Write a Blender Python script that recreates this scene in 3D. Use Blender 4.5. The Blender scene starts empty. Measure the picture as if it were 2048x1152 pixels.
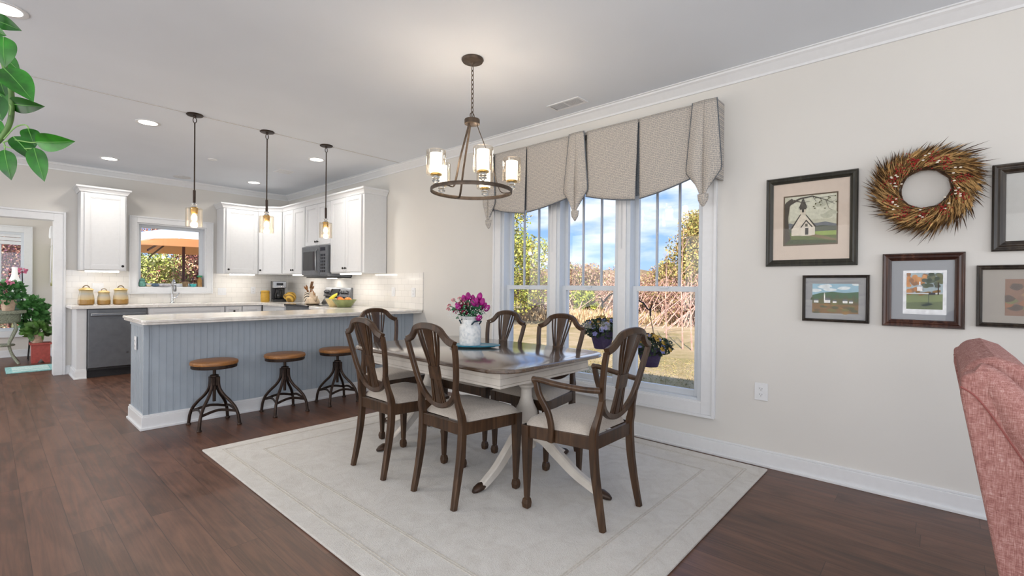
import bpy, math, random
import numpy as np
from mathutils import Vector, Matrix
random.seed(7)
SC = bpy.context.scene
COL = SC.collection
PI = math.pi
# ---------------------------------------------------------------- helpers
def V(*a): return Vector(a)
class MB:
    """mesh builder: collects verts / faces / material slots"""
    def __init__(s): s.v=[]; s.f=[]; s.m=[]; s.cur=0
    def add(s, vs, fs):
        o=len(s.v); s.v+= [tuple(p) for p in vs]
        for f in fs: s.f.append(tuple(i+o for i in f)); s.m.append(s.cur)
        return s
    def box(s, a, b):
        (x0,y0,z0),(x1,y1,z1)=a,b
        x0,x1=min(x0,x1),max(x0,x1); y0,y1=min(y0,y1),max(y0,y1); z0,z1=min(z0,z1),max(z0,z1)
        vs=[(x,y,z) for z in (z0,z1) for y in (y0,y1) for x in (x0,x1)]
        return s.add(vs,[(0,2,3,1),(4,5,7,6),(0,1,5,4),(2,6,7,3),(0,4,6,2),(1,3,7,5)])
    def obox(s, c, size, mat):
        hx,hy,hz=[d/2 for d in size]
        vs=[Vector(c)+mat@Vector((x,y,z)) for z in (-hz,hz) for y in (-hy,hy) for x in (-hx,hx)]
        return s.add(vs,[(0,2,3,1),(4,5,7,6),(0,1,5,4),(2,6,7,3),(0,4,6,2),(1,3,7,5)])
    def rings(s, rs, closed_ends=True, loop=False):
        n=len(rs[0]); vs=[p for r in rs for p in r]; fs=[]
        k=len(rs)
        for i in range(k if loop else k-1):
            a=i*n; b=((i+1)%k)*n
            for j in range(n):
                j2=(j+1)%n
                fs.append((a+j,a+j2,b+j2,b+j))
        if closed_ends and not loop:
            fs.append(tuple(range(n-1,-1,-1))); fs.append(tuple((k-1)*n+j for j in range(n)))
        return s.add(vs,fs)
    def tube(s, pts, r, n=10, loop=False, up=None):
        pts=[Vector(p) for p in pts]; k=len(pts)
        rr=r if isinstance(r,(list,tuple)) else [r]*k
        rs=[]; prev=None
        for i,p in enumerate(pts):
            if loop: t=pts[(i+1)%k]-pts[i-1]
            else: t=pts[min(i+1,k-1)]-pts[max(i-1,0)]
            t.normalize()
            if prev is None:
                u=Vector(up) if up else (Vector((0,0,1)) if abs(t.z)<.9 else Vector((1,0,0)))
                x=u.cross(t).normalized()
            else:
                x=(prev-t*prev.dot(t)); 
                x.normalize()
            prev=x; y=t.cross(x)
            rs.append([p+x*rr[i]*math.cos(2*PI*j/n)+y*rr[i]*math.sin(2*PI*j/n) for j in range(n)])
        return s.rings(rs,True,loop)
    def bar(s, pts, w, t, nrm, loop=False):
        """rectangular section swept along pts: w across (in plane), t along nrm"""
        pts=[Vector(p) for p in pts]; k=len(pts); N=Vector(nrm).normalized()
        ww=w if isinstance(w,(list,tuple)) else [w]*k
        tt=t if isinstance(t,(list,tuple)) else [t]*k
        rs=[]
        for i,p in enumerate(pts):
            if loop: d=pts[(i+1)%k]-pts[i-1]
            else: d=pts[min(i+1,k-1)]-pts[max(i-1,0)]
            d.normalize(); x=d.cross(N).normalized(); a=x*ww[i]/2; b=N*tt[i]/2
            c=.78
            rs.append([p+a*c+b,p+a+b*.6,p+a-b*.6,p+a*c-b,p-a*c-b,p-a-b*.6,p-a+b*.6,p-a*c+b])
        return s.rings(rs,True,loop)
    def lathe(s, prof, c=(0,0,0), n=24, ax='z', sx=1, sy=1, caps=True):
        rs=[]
        for r,z in prof:
            ring=[]
            for j in range(n):
                a=2*PI*j/n; x,y=r*math.cos(a)*sx,r*math.sin(a)*sy
                p=(x,y,z) if ax=='z' else ((z,x,y) if ax=='x' else (y,z,x))
                ring.append((p[0]+c[0],p[1]+c[1],p[2]+c[2]))
            rs.append(ring)
        return s.rings(rs,caps)
    def prism(s, poly, z0, z1):
        n=len(poly)
        vs=[(x,y,z0) for x,y in poly]+[(x,y,z1) for x,y in poly]
        fs=[tuple(range(n-1,-1,-1)),tuple(range(n,2*n))]+[(i,(i+1)%n,n+(i+1)%n,n+i) for i in range(n)]
        return s.add(vs,fs)
    def sphere(s, c, r, n=12, m=8, sz=1, sx=1, sy=1):
        prof=[(max(1e-4,r*math.sin(PI*i/m)),-r*sz*math.cos(PI*i/m)) for i in range(m+1)]
        return s.lathe(prof,c,n,'z',sx,sy)
    def grid(s, fn, nu, nv, flip=False):
        vs=[fn(i/nu,j/nv) for j in range(nv+1) for i in range(nu+1)]
        fs=[]
        for j in range(nv):
            for i in range(nu):
                a=j*(nu+1)+i
                q=(a,a+1,a+nu+2,a+nu+1)
                fs.append(q[::-1] if flip else q)
        return s.add(vs,fs)
    def rframe(s,ax,u0,u1,z0,z1,w,d0,d1,wt=None,wb=None):
        """rectangular frame without overlapping boxes; outer bounds given, ax is the depth axis"""
        wt=w if wt is None else wt; wb=w if wb is None else wb
        def B(a,b,c,d):
            if ax=='x': s.box((d0,a,c),(d1,b,d))
            elif ax=='y': s.box((a,d0,c),(b,d1,d))
            else: s.box((a,c,d0),(b,d,d1))
        B(u0,u0+w,z0,z1); B(u1-w,u1,z0,z1); 
        if wb>0: B(u0+w,u1-w,z0,z0+wb)
        if wt>0: B(u0+w,u1-w,z1-wt,z1)
        return s
    def quad(s,a,b,c,d): return s.add([a,b,c,d],[(0,1,2,3)])
    def build(s, name, mats, parent=None, smooth=False, bevel=0, solid=0, subsurf=0, segs=2, loc=None):
        me=bpy.data.meshes.new(name); me.from_pydata(s.v,[],s.f)
        if not isinstance(mats,(list,tuple)): mats=[mats]
        for m in mats: me.materials.append(m)
        if len(mats)>1: me.polygons.foreach_set('material_index',s.m)
        me.update()
        o=bpy.data.objects.new(name,me); COL.objects.link(o)
        if smooth:
            me.polygons.foreach_set('use_smooth',[True]*len(me.polygons))
            try: me.set_sharp_from_angle(angle=math.radians(38 if smooth is True else smooth))
            except Exception: pass
        if parent: o.parent=parent
        if loc: o.location=loc
        if solid:
            m=o.modifiers.new('s','SOLIDIFY'); m.thickness=solid; m.offset=0
        if bevel:
            m=o.modifiers.new('b','BEVEL'); m.width=bevel; m.segments=segs; m.limit_method='ANGLE'; m.angle_limit=math.radians(40)
        if subsurf:
            m=o.modifiers.new('u','SUBSURF'); m.levels=subsurf; m.render_levels=subsurf
        return o
def tag(o,label=None,cat=None,group=None,kind=None):
    if label: o['label']=label
    if cat: o['category']=cat
    if group: o['group']=group
    if kind: o['kind']=kind
    return o
def empty(name, loc=(0,0,0), rz=0, label=None, cat=None, group=None):
    o=bpy.data.objects.new(name,None); COL.objects.link(o); o.location=loc; o.rotation_euler=(0,0,rz)
    o.empty_display_size=.1
    return tag(o,label,cat,group)
def children(o): return [c for c in COL.objects if c.parent==o]
def copy_tree(o,parent=None,loc=None,rz=None,label=None,group=None):
    c=o.copy(); COL.objects.link(c)
    if parent: c.parent=parent
    if loc is not None: c.location=loc
    if rz is not None: c.rotation_euler=(0,0,rz)
    if label: c['label']=label
    if group: c['group']=group
    for ch in children(o): copy_tree(ch,c)
    return c
def bez(p0,p1,p2,p3,n):
    out=[]
    for i in range(n+1):
        t=i/n; u=1-t
        out.append(tuple(u**3*a+3*u*u*t*b+3*u*t*t*c+t**3*d for a,b,c,d in zip(p0,p1,p2,p3)))
    return out
def spline(P,n=6):
    """catmull-rom through points"""
    P=[Vector(p) for p in P]; out=[]
    for i in range(len(P)-1):
        a=P[max(i-1,0)];b=P[i];c=P[i+1];d=P[min(i+2,len(P)-1)]
        for k in range(n):
            t=k/n
            out.append(.5*((2*b)+(c-a)*t+(2*a-5*b+4*c-d)*t*t+(3*b-a-3*c+d)*t**3))
    out.append(P[-1]); return out
def circ(c,r,n,z=0,a0=0): return [(c[0]+r*math.cos(a0+2*PI*i/n),c[1]+r*math.sin(a0+2*PI*i/n),z) for i in range(n)]
# ---------------------------------------------------------------- materials
def srgb(h):
    if isinstance(h,str):
        h=h.lstrip('#'); c=[int(h[i:i+2],16)/255 for i in (0,2,4)]
    else: c=[x/255 for x in h]
    return tuple((x/12.92 if x<=.04045 else ((x+.055)/1.055)**2.4) for x in c)+(1,)
class NT:
    def __init__(s,name):
        s.mat=bpy.data.materials.new(name); s.mat.use_nodes=True; s.t=s.mat.node_tree
        s.b=s.t.nodes['Principled BSDF']; s.out=s.t.nodes['Material Output']
    def n(s,typ,**kw):
        nd=s.t.nodes.new(typ)
        for k,v in kw.items():
            if k.startswith('i_'):
                key=k[2:].replace('_',' ')
                nd.inputs[key].default_value=v
            else: setattr(nd,k,v)
        return nd
    def l(s,a,b): s.t.links.new(a,b)
    def coord(s,scale=(1,1,1),kind='Object',rot=(0,0,0),loc=(0,0,0)):
        tc=s.n('ShaderNodeTexCoord'); mp=s.n('ShaderNodeMapping')
        mp.inputs['Scale'].default_value=scale; mp.inputs['Rotation'].default_value=rot; mp.inputs['Location'].default_value=loc
        s.l(tc.outputs[kind],mp.inputs['Vector']); return mp.outputs['Vector']
    def noise(s,vec,scale,detail=3,rough=.5,dist=0):
        nd=s.n('ShaderNodeTexNoise'); nd.inputs['Scale'].default_value=scale; nd.inputs['Detail'].default_value=detail
        nd.inputs['Roughness'].default_value=rough; nd.inputs['Distortion'].default_value=dist
        if vec is not None: s.l(vec,nd.inputs['Vector'])
        return nd.outputs['Fac']
    def ramp(s,fac,stops,interp='LINEAR'):
        nd=s.n('ShaderNodeValToRGB'); cr=nd.color_ramp; cr.interpolation=interp
        while len(cr.elements)<len(stops): cr.elements.new(.5)
        for e,(p,c) in zip(cr.elements,stops): e.position=p; e.color=srgb(c) if not (isinstance(c,tuple) and len(c)==4) else c
        s.l(fac,nd.inputs['Fac']); return nd.outputs['Color']
    def mix(s,fac,a,b,mode='MIX'):
        nd=s.n('ShaderNodeMix'); nd.data_type='RGBA'; nd.blend_type=mode
        for sock,v in ((nd.inputs[0],fac),(nd.inputs[6],a),(nd.inputs[7],b)):
            if hasattr(v,'is_output'): s.l(v,sock)
            else: sock.default_value=v
        return nd.outputs[2]
    def math(s,op,a,b=None,c=None):
        nd=s.n('ShaderNodeMath'); nd.operation=op
        for i,v in enumerate((a,b,c)):
            if v is None: continue
            if hasattr(v,'is_output'): s.l(v,nd.inputs[i])
            else: nd.inputs[i].default_value=v
        return nd.outputs[0]
    def bump(s,h,strength=.3,dist=.01,nrm=None):
        nd=s.n('ShaderNodeBump'); nd.inputs['Strength'].default_value=strength; nd.inputs['Distance'].default_value=dist
        s.l(h,nd.inputs['Height'])
        if nrm is not None: s.l(nrm,nd.inputs['Normal'])
        s.l(nd.outputs['Normal'],s.b.inputs['Normal']); return nd.outputs['Normal']
    def base(s,c):
        if hasattr(c,'is_output'): s.l(c,s.b.inputs['Base Color'])
        else: s.b.inputs['Base Color'].default_value=srgb(c)
    def set(s,**kw):
        for k,v in kw.items(): s.b.inputs[k.replace('_',' ')].default_value=v
        return s
CACHE={}
def flat(c,rough=.5,metal=0,var=.06,scale=30,bump=0,name=None,spec=.5,emit=0,trans=0,sheen=0):
    key=(str(c),rough,metal,var,scale,bump,emit,trans,sheen)
    if key in CACHE: return CACHE[key]
    t=NT(name or 'paint'); rgb=srgb(c)
    if var:
        v=t.coord(); f=t.noise(v,scale,3)
        lo=tuple(max(0,x*(1-var*1.6)) for x in rgb[:3])+(1,); hi=tuple(min(1,x*(1+var*1.6)) for x in rgb[:3])+(1,)
        t.base(t.ramp(f,[(.3,lo),(.7,hi)]))
        if bump: t.bump(f,bump,.01)
    else: t.b.inputs['Base Color'].default_value=rgb
    t.set(Roughness=rough,Metallic=metal); t.b.inputs['Specular IOR Level'].default_value=spec
    if emit: t.b.inputs['Emission Color'].default_value=rgb; t.b.inputs['Emission Strength'].default_value=emit
    if trans: t.b.inputs['Transmission Weight'].default_value=trans
    if sheen: t.b.inputs['Sheen Weight'].default_value=sheen
    CACHE[key]=t.mat; return t.mat
def clear_glass(name,tint=(1,1,1,1),gl=.08,rough=.02,rim=0):
    """thin clear glass: mostly see-through with a fresnel reflection"""
    t=NT(name); t.t.nodes.remove(t.b)
    tr=t.n('ShaderNodeBsdfTransparent'); tr.inputs['Color'].default_value=tint
    g=t.n('ShaderNodeBsdfGlossy'); g.inputs['Roughness'].default_value=rough
    lw=t.n('ShaderNodeLayerWeight'); lw.inputs['Blend'].default_value=.25
    f=t.math('MULTIPLY_ADD',lw.outputs['Facing'],rim,gl); 
    mx=t.n('ShaderNodeMixShader'); t.l(f,mx.inputs[0]); t.l(tr.outputs[0],mx.inputs[1]); t.l(g.outputs[0],mx.inputs[2])
    t.l(mx.outputs[0],t.out.inputs['Surface']); return t.mat
def wood(name,dark,mid,light,ax='z',scale=1,rough=.4,bump=.1):
    t=NT(name); s={'x':(2,22,22),'y':(22,2,22),'z':(22,22,2)}[ax]
    v=t.coord(tuple(q*scale for q in s)); f=t.noise(v,1.2,6,.6,1.2); f2=t.noise(t.coord((3,3,3)),1,2)
    f=t.math('ADD',t.math('MULTIPLY',f,.75),t.math('MULTIPLY',f2,.25))
    t.base(t.ramp(f,[(.3,dark),(.5,mid),(.72,light)])); t.set(Roughness=rough); t.bump(f,bump,.004)
    return t.mat
def fabric(name,c1,c2,sc=260,rough=.95,bump=.5):
    t=NT(name); v=t.coord((1,1,1))
    a=t.noise(t.coord((sc,sc,sc*.18)),1,2); b=t.noise(t.coord((sc*.18,sc*.18,sc)),1,2)
    f=t.math('MULTIPLY',t.math('ADD',a,b),.5); g=t.noise(v,6,2)
    f2=t.math('ADD',t.math('MULTIPLY',f,.95),t.math('MULTIPLY',g,.05))
    t.base(t.ramp(f2,[(.38,c1),(.62,c2)])); t.set(Roughness=rough); t.bump(f,bump,.003)
    t.b.inputs['Sheen Weight'].default_value=.15
    return t.mat
MT={}
def make_materials():
    m=MT
    # wall paint
    def paint(name,c,b=.06):
        t=NT(name); v=t.coord(); f=t.noise(v,160,4,.6); g=t.noise(v,1.5,2)
        rgb=srgb(c); lo=tuple(x*.975 for x in rgb[:3])+(1,); hi=tuple(min(1,x*1.02) for x in rgb[:3])+(1,)
        t.base(t.ramp(g,[(.3,lo),(.7,hi)])); t.set(Roughness=.85); t.bump(f,b,.004); return t.mat
    m['wall']=paint('wall_paint','d8d6d2'); m['ceil']=paint('ceiling_paint','dfe5ed',.03)
    m['sunwall']=paint('sunroom_paint','d8d4cf')
    m['white']=flat('e0e2e5',.35,var=.01,name='white_trim'); m['cab']=flat('d6d8db',.38,var=.01,name='cabinet_white')
    m['vinyl']=flat('d2d8df',.35,var=.01,name='vinyl_white')
    m['muntin']=flat('b6bcc4',.4,var=.01,name='muntin_grey')
    m['blue']=flat('a2adb8',.45,var=.03,scale=8,name='blue_grey_paint')
    m['bronze']=flat('3c302a',.42,.7,var=.15,name='bronze'); m['bronze2']=flat('584c42',.45,.6,var=.15,name='aged_bronze')
    m['black']=flat('1c1a1a',.4,.3,name='black_metal'); m['blackp']=flat('202023',.35,name='black_plastic')
    m['chrome']=flat('c9ccd0',.12,1,var=0,name='chrome'); m['brass']=flat('c8a45a',.25,1,name='brass')
    m['steel']=flat('8b8d90',.28,1,var=.04,name='steel')
    m['slate']=flat('6c6f74',.4,.6,var=.05,scale=14,name='slate_steel')
    m['darkglass']=flat('16181b',.08,0,var=0,name='dark_glass')
    # counter
    t=NT('quartz_counter'); v=t.coord(); f=t.noise(v,14,5,.6); t.base(t.ramp(f,[(.3,'d6d1cb'),(.55,'e6e3df'),(.75,'eeecea')])); t.set(Roughness=.12); m['quartz']=t.mat
    # subway tile on planes (u along wall, z)
    def tile(name,ax):
        t=NT(name); tc=t.n('ShaderNodeTexCoord'); sp=t.n('ShaderNodeSeparateXYZ'); t.l(tc.outputs['Object'],sp.inputs[0])
        cb=t.n('ShaderNodeCombineXYZ'); t.l(sp.outputs['X' if ax=='x' else 'Y'],cb.inputs[0]); t.l(t.math('SUBTRACT',sp.outputs['Z'],.914),cb.inputs[1])
        br=t.n('ShaderNodeTexBrick'); t.l(cb.outputs[0],br.inputs['Vector']); br.inputs['Scale'].default_value=1
        br.inputs['Brick Width'].default_value=.152; br.inputs['Row Height'].default_value=.076; br.inputs['Mortar Size'].default_value=.0014; br.inputs['Mortar Smooth'].default_value=.1
        br.inputs['Color1'].default_value=srgb('e9e7e3'); br.inputs['Color2'].default_value=srgb('e3e1dd'); br.inputs['Mortar'].default_value=srgb('c9c7c3')
        t.base(br.outputs['Color']); t.set(Roughness=.08)
        f=t.noise(t.coord(),9,2); h=t.math('ADD',t.math('MULTIPLY',br.outputs['Fac'],-1),t.math('MULTIPLY',f,.5)); t.bump(h,.25,.002); return t.mat
    m['tilex']=tile('subway_tile_x','x'); m['tiley']=tile('subway_tile_y','y')
    # plank floor, boards run along y
    t=NT('plank_floor'); tc=t.n('ShaderNodeTexCoord'); sp=t.n('ShaderNodeSeparateXYZ'); t.l(tc.outputs['Object'],sp.inputs[0])
    X,Y=sp.outputs['X'],sp.outputs['Y']; W=.148; L=1.22
    xr=t.math('DIVIDE',t.math('ADD',X,10-.07),W); row=t.math('FLOOR',xr); fx=t.math('FRACT',xr)
    wn=t.n('ShaderNodeTexWhiteNoise'); wn.noise_dimensions='1D'; t.l(row,wn.inputs['W'])
    yr=t.math('DIVIDE',t.math('ADD',Y,t.math('MULTIPLY_ADD',wn.outputs['Value'],L,20)),L); cl=t.math('FLOOR',yr); fy=t.math('FRACT',yr)
    cb=t.n('ShaderNodeCombineXYZ'); t.l(row,cb.inputs[0]); t.l(cl,cb.inputs[1]); wn2=t.n('ShaderNodeTexWhiteNoise'); wn2.noise_dimensions='2D'; t.l(cb.outputs[0],wn2.inputs['Vector'])
    add=t.n('ShaderNodeVectorMath'); add.operation='MULTIPLY_ADD'; t.l(wn2.outputs['Color'],add.inputs[0]); add.inputs[1].default_value=(9,9,9); t.l(tc.outputs['Object'],add.inputs[2])
    mp=t.n('ShaderNodeMapping'); mp.inputs['Scale'].default_value=(38,1.5,1); t.l(add.outputs[0],mp.inputs['Vector'])
    g=t.noise(mp.outputs[0],1,7,.62,1.4)
    mp2=t.n('ShaderNodeMapping'); mp2.inputs['Scale'].default_value=(5,1.5,1); t.l(add.outputs[0],mp2.inputs['Vector']); g2=t.noise(mp2.outputs[0],1,3,.5,2.0)
    gg=t.math('ADD',t.math('MULTIPLY',g,.6),t.math('MULTIPLY',g2,.4)); gg=t.math('ADD',gg,t.math('MULTIPLY_ADD',wn2.outputs['Value'],.09,-.045))
    c=t.ramp(gg,[(.3,'38241a'),(.44,'52372a'),(.56,'674738'),(.74,'7b5846')])
    ex=t.math('LESS_THAN',t.math('MINIMUM',fx,t.math('SUBTRACT',1,fx)),.009); ey=t.math('LESS_THAN',t.math('MINIMUM',fy,t.math('SUBTRACT',1,fy)),.0012)
    e=t.math('MAXIMUM',ex,ey); t.base(t.mix(t.math('MULTIPLY',e,.7),c,srgb('24140e')))
    t.set(Roughness=.34); t.l(t.ramp(g,[(.2,(.33,.33,.33,1)),(.8,(.45,.45,.45,1))]),t.b.inputs['Roughness'])
    t.bump(t.math('SUBTRACT',t.math('MULTIPLY',g,.35),e),.25,.002); m['floor']=t.mat
    # rug
    t=NT('cream_rug'); v=t.coord(); f=t.noise(v,170,3,.7); f2=t.noise(v,7,4,.6,1.5); vo=t.n('ShaderNodeTexVoronoi'); vo.feature='DISTANCE_TO_EDGE'; vo.inputs['Scale'].default_value=4.2; t.l(v,vo.inputs['Vector'])
    pt=t.math('LESS_THAN',t.math('ABSOLUTE',t.math('SUBTRACT',vo.outputs['Distance'],.1)),.022)
    base=t.ramp(t.math('ADD',t.math('MULTIPLY',f,.5),t.math('MULTIPLY',f2,.5)),[(.3,'c6c1ba'),(.5,'d8d5d0'),(.7,'e3e1dd')])
    t.base(t.mix(t.math('MULTIPLY',pt,.07),base,srgb('a9a197'))); t.set(Roughness=.98); t.bump(t.math('ADD',f,t.math('MULTIPLY',pt,-.15)),.8,.008); t.b.inputs['Sheen Weight'].default_value=.2; m['rug']=t.mat
    # table top
    t=NT('table_top_wood'); v=t.coord((22,1.6,1)); f=t.noise(v,1.4,6,.6,1.3); t.base(t.ramp(f,[(.3,'403024'),(.55,'594535'),(.75,'6f5b48')])); t.set(Roughness=.2); t.bump(f,.06,.002)
    t.b.inputs['Coat Weight'].default_value=1.0; t.b.inputs['Coat Roughness'].default_value=.15; t.b.inputs['Coat IOR'].default_value=1.8; m['tabletop']=t.mat
    m['tabwhite']=flat('d3cdc5',.45,var=.05,scale=12,name='chalk_paint')
    m['chair']=wood('chair_wood','22160c','402b1a','5c432d','z',1,.36,.06)
    m['foot']=flat('3a291e',.45,.2,var=.3,name='carved_foot')
    m['seatfab']=fabric('oatmeal_fabric','aaa197','c9c1b8',700)
    m['stoolwood']=wood('stool_wood','6b4423','94622f','b5804a','x',.8,.4)
    m['pink']=None
    t=NT('pink_tweed'); v1=t.coord((700,700,60)); v2=t.coord((60,60,700)); a=t.noise(v1,1,2); b=t.noise(v2,1,2); f=t.math('MULTIPLY',t.math('ADD',a,b),.5); g=t.noise(t.coord((1,1,1)),60,3)
    f=t.math('ADD',t.math('MULTIPLY',f,.8),t.math('MULTIPLY',g,.2)); t.base(t.ramp(f,[(.34,'7a4d48'),(.48,'9b6c66'),(.58,'b08680'),(.7,'cdb2ac')])); t.set(Roughness=.95); t.bump(f,.7,.004); m['pink']=t.mat
    # valance
    t=NT('valance_fabric'); tc=t.n('ShaderNodeTexCoord'); sp=t.n('ShaderNodeSeparateXYZ'); t.l(tc.outputs['Object'],sp.inputs[0])
    cb=t.n('ShaderNodeCombineXYZ'); t.l(t.math('MULTIPLY',sp.outputs['Y'],120),cb.inputs[0]); t.l(t.math('MULTIPLY',sp.outputs['Z'],75),cb.inputs[1])
    vo=t.n('ShaderNodeTexVoronoi'); vo.voronoi_dimensions='2D'; vo.inputs['Scale'].default_value=1; vo.inputs['Randomness'].default_value=.35; t.l(cb.outputs[0],vo.inputs['Vector'])
    f=t.noise(t.coord(),300,2); t.base(t.mix(t.math('MULTIPLY',f,.35),t.ramp(vo.outputs['Distance'],[(.22,'85888e'),(.4,'bcb5ac'),(.6,'cac3ba')]),srgb('b6aca0'))); t.set(Roughness=.95); t.bump(f,.3,.002); m['val']=t.mat
    m['valtrim']=flat('62686f',.9,var=.3,scale=200,name='blue_grey_trim')
    m['pane']=clear_glass('window_glass',gl=.03,rim=.1); m['shade']=clear_glass('shade_glass',(1,.97,.92,1),gl=.06,rim=.45,rough=.05)
    m['frost']=flat('fff0dc',.5,var=0,emit=5,name='frosted_lit_glass'); m['bulb']=flat('ffd9a0',.5,var=0,emit=14,name='bulb_glow')
    m['led']=flat('fff6ea',.5,var=0,emit=9,name='led_lens'); m['crystal']=flat('eef2f5',.03,0,var=0,trans=.85,name='crystal')
    m['leaf']=flat('236b14',.3,var=.3,scale=25,name='pothos_leaf'); m['leaf2']=flat('174f10',.3,var=.3,scale=25,name='pothos_leaf_dark')
make_materials()
H=1.21; W=3.55; K=8.5; CZ=2.743
# ---------------------------------------------------------------- camera
F=948.6; YAW=.83727; PT=-.0040575; RO=.00922766
def camera():
    A=Matrix(((math.cos(YAW),-math.sin(YAW),0),(0,0,-1),(math.sin(YAW),math.cos(YAW),0)))
    B=Matrix(((1,0,0),(0,math.cos(PT),math.sin(PT)),(0,-math.sin(PT),math.cos(PT))))
    C=Matrix(((math.cos(RO),-math.sin(RO),0),(math.sin(RO),math.cos(RO),0),(0,0,1)))
    M=C@B@A
    r,d,f=M[0],M[1],M[2]
    R=Matrix((( r[0],-d[0],-f[0]),(r[1],-d[1],-f[1]),(r[2],-d[2],-f[2])))
    cd=bpy.data.cameras.new('camera'); co=bpy.data.objects.new('camera',cd); COL.objects.link(co)
    co.matrix_world=Matrix.Translation((0,0,H))@R.to_4x4(); cd.sensor_width=36; cd.lens=F/2048*36; cd.clip_start=.05; cd.clip_end=400
    SC.camera=co
camera()
def struct(name,mb,mat,**k): return tag(mb.build(name,mat,**k),kind='structure')
T=.16
XW=-3.2; YS=-5.0
# floor (main + sunroom)
struct('floor',MB().box((XW,YS,-.05),(W,K+T,0)).box((-2.4,K+T,-.05),(.74,11.0,0)),MT['floor'])
struct('ceiling',MB().box((XW-T,YS-T,CZ),(W+T,K+T,CZ+.12)).box((-2.4,K+T,CZ),(.9,11.2,CZ+.12)),MT['ceil'])
struct('roof',MB().box((-2.9,9.06,2.87),(1.0,11.5,2.95)).add([(XW-.6,YS-.6,2.9),(W+.6,YS-.6,2.9),(W+.6,9.05,2.9),(XW-.6,9.05,2.9),(0,YS-.6,3.9),(0,9.05,3.9)],[(0,1,2,3),(0,3,5,4),(1,4,5,2),(0,4,1),(3,2,5)]),flat('6a6460',.9,name='roof_shingle'))
# window wall (right): opening y 1.30..3.44 , z .36..2.32
WY0,WY1,WZ0,WZ1=1.30,3.35,.36,2.30
struct('wall_right',MB().box((W,YS,-.5),(W+T,WY0,CZ)).box((W,WY1,-.5),(W+T,K+T,CZ)).box((W,WY0,-.5),(W+T,WY1,WZ0)).box((W,WY0,WZ1),(W+T,WY1,CZ)),MT['wall'])
# kitchen wall (back): door opening x -1.0...60 z<2.03 ; window x 1.44..2.30 z 1.14..2.07
DX0,DX1,DZ=-.75,.60,2.02
KX0,KX1,KZ0,KZ1=1.44,2.30,1.14,2.07
struct('wall_back',MB().box((XW,K,0),(DX0,K+T,CZ)).box((DX0,K,DZ),(DX1,K+T,CZ)).box((DX1,K,0),(KX0,K+T,CZ)).box((KX0,K,0),(KX1,K+T,KZ0)).box((KX0,K,KZ1),(KX1,K+T,CZ)).box((KX1,K,0),(W,K+T,CZ)),MT['wall'])
# south wall has a wide opening added to let daylight in (behind the camera)
m=MB().box((XW-T,YS,0),(XW,K+T,CZ))
struct('wall_left',m,MT['wall'])
m=MB().box((XW,YS-T,0),(-2.4,YS,CZ)).box((2.6,YS-T,0),(W+T,YS,CZ)).box((-2.4,YS-T,2.35),(2.6,YS,CZ)).box((-2.4,YS-T,0),(2.6,YS,.25))
struct('wall_front',m,MT['wall'])
# sunroom walls: window x -.55...405 z .42..1.98
SX0,SX1,SZ0,SZ1=-.62,.41,.42,2.0; SY=11.0
struct('wall_sunroom_far',MB().box((-2.4,SY,-.5),(SX0,SY+T,CZ)).box((SX0,SY,-.5),(SX1,SY+T,SZ0)).box((SX0,SY,SZ1),(SX1,SY+T,CZ)).box((SX1,SY,-.5),(.9,SY+T,CZ)),MT['sunwall'])
struct('wall_sunroom_side',MB().box((.74,K+T,0),(.9,SY,CZ)),MT['sunwall'])
struct('wall_sunroom_left',MB().box((-2.56,K+T,0),(-2.4,SY,.5)).box((-2.56,K+T,2.1),(-2.4,SY,CZ)),MT['sunwall'])
# crown moulding profile (distance out from wall, z)
def crown(name,x0,y0,x1,y1,nx,ny,ext0=0,ext1=0):
    prof=[(0,-.085),(.012,-.085),(.014,-.07),(.03,-.055),(.055,-.03),(.07,-.02),(.072,-.008),(.085,-.006),(.085,0),(0,0)]
    L=math.hypot(x1-x0,y1-y0); dx,dy=(x1-x0)/L,(y1-y0)/L
    rs=[]
    for (px,py,e) in ((x0,y0,ext0),(x1,y1,ext1)):
        rs.append([(px+nx*d+dx*e*d*(1 if (px,py)==(x0,y0) else -1),py+ny*d+dy*e*d*(1 if (px,py)==(x0,y0) else -1),CZ+z) for d,z in prof])
    struct(name,MB().rings(rs),MT['white'])
crown('trim_1',W,YS,W,K,-1,0,0,1); crown('trim_2',XW,K,W,K,0,-1,0,1)
# ceiling seam line between dining and kitchen
struct('trim_3',MB().box((XW,5.035,CZ-.004),(W,5.05,CZ+.01)),flat('c9c9c9',.8,name='seam'))
# baseboards
def baseb(name,segs):
    m=MB()
    for (x0,y0,x1,y1,nx,ny) in segs:
        m.box((x0,y0,0),(x1+nx*.014,y1+ny*.014,.1)); m.box((x0,y0,.1),(x1+nx*.009,y1+ny*.009,.115)); m.box((x0,y0,0),(x1+nx*.026,y1+ny*.026,.018))
    struct(name,m,MT['white'],bevel=.003)
baseb('baseboard_right',[(W,YS,W,4.84,-1,0)])
baseb('baseboard_back',[(.70,K,.745,K,0,-1)])
baseb('baseboard_sunroom',[(-2.4,SY,.74,SY,0,-1),(.74,K+T,.74,SY,-1,0)])
# door casing
m=MB(); c=.10
m.rframe('y',DX0-c+.025,DX1+c-.025,0,DZ+c-.025,c-.01,K,K-.02,None,0); m.rframe('y',DX0-c,DX1+c,0,DZ+c,.025,K,K-.03,None,0)
m.rframe('y',DX0,DX1,0,DZ,.015,K,K+T,None,0)
struct('trim_4',m,MT['white'],bevel=.003)
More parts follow.
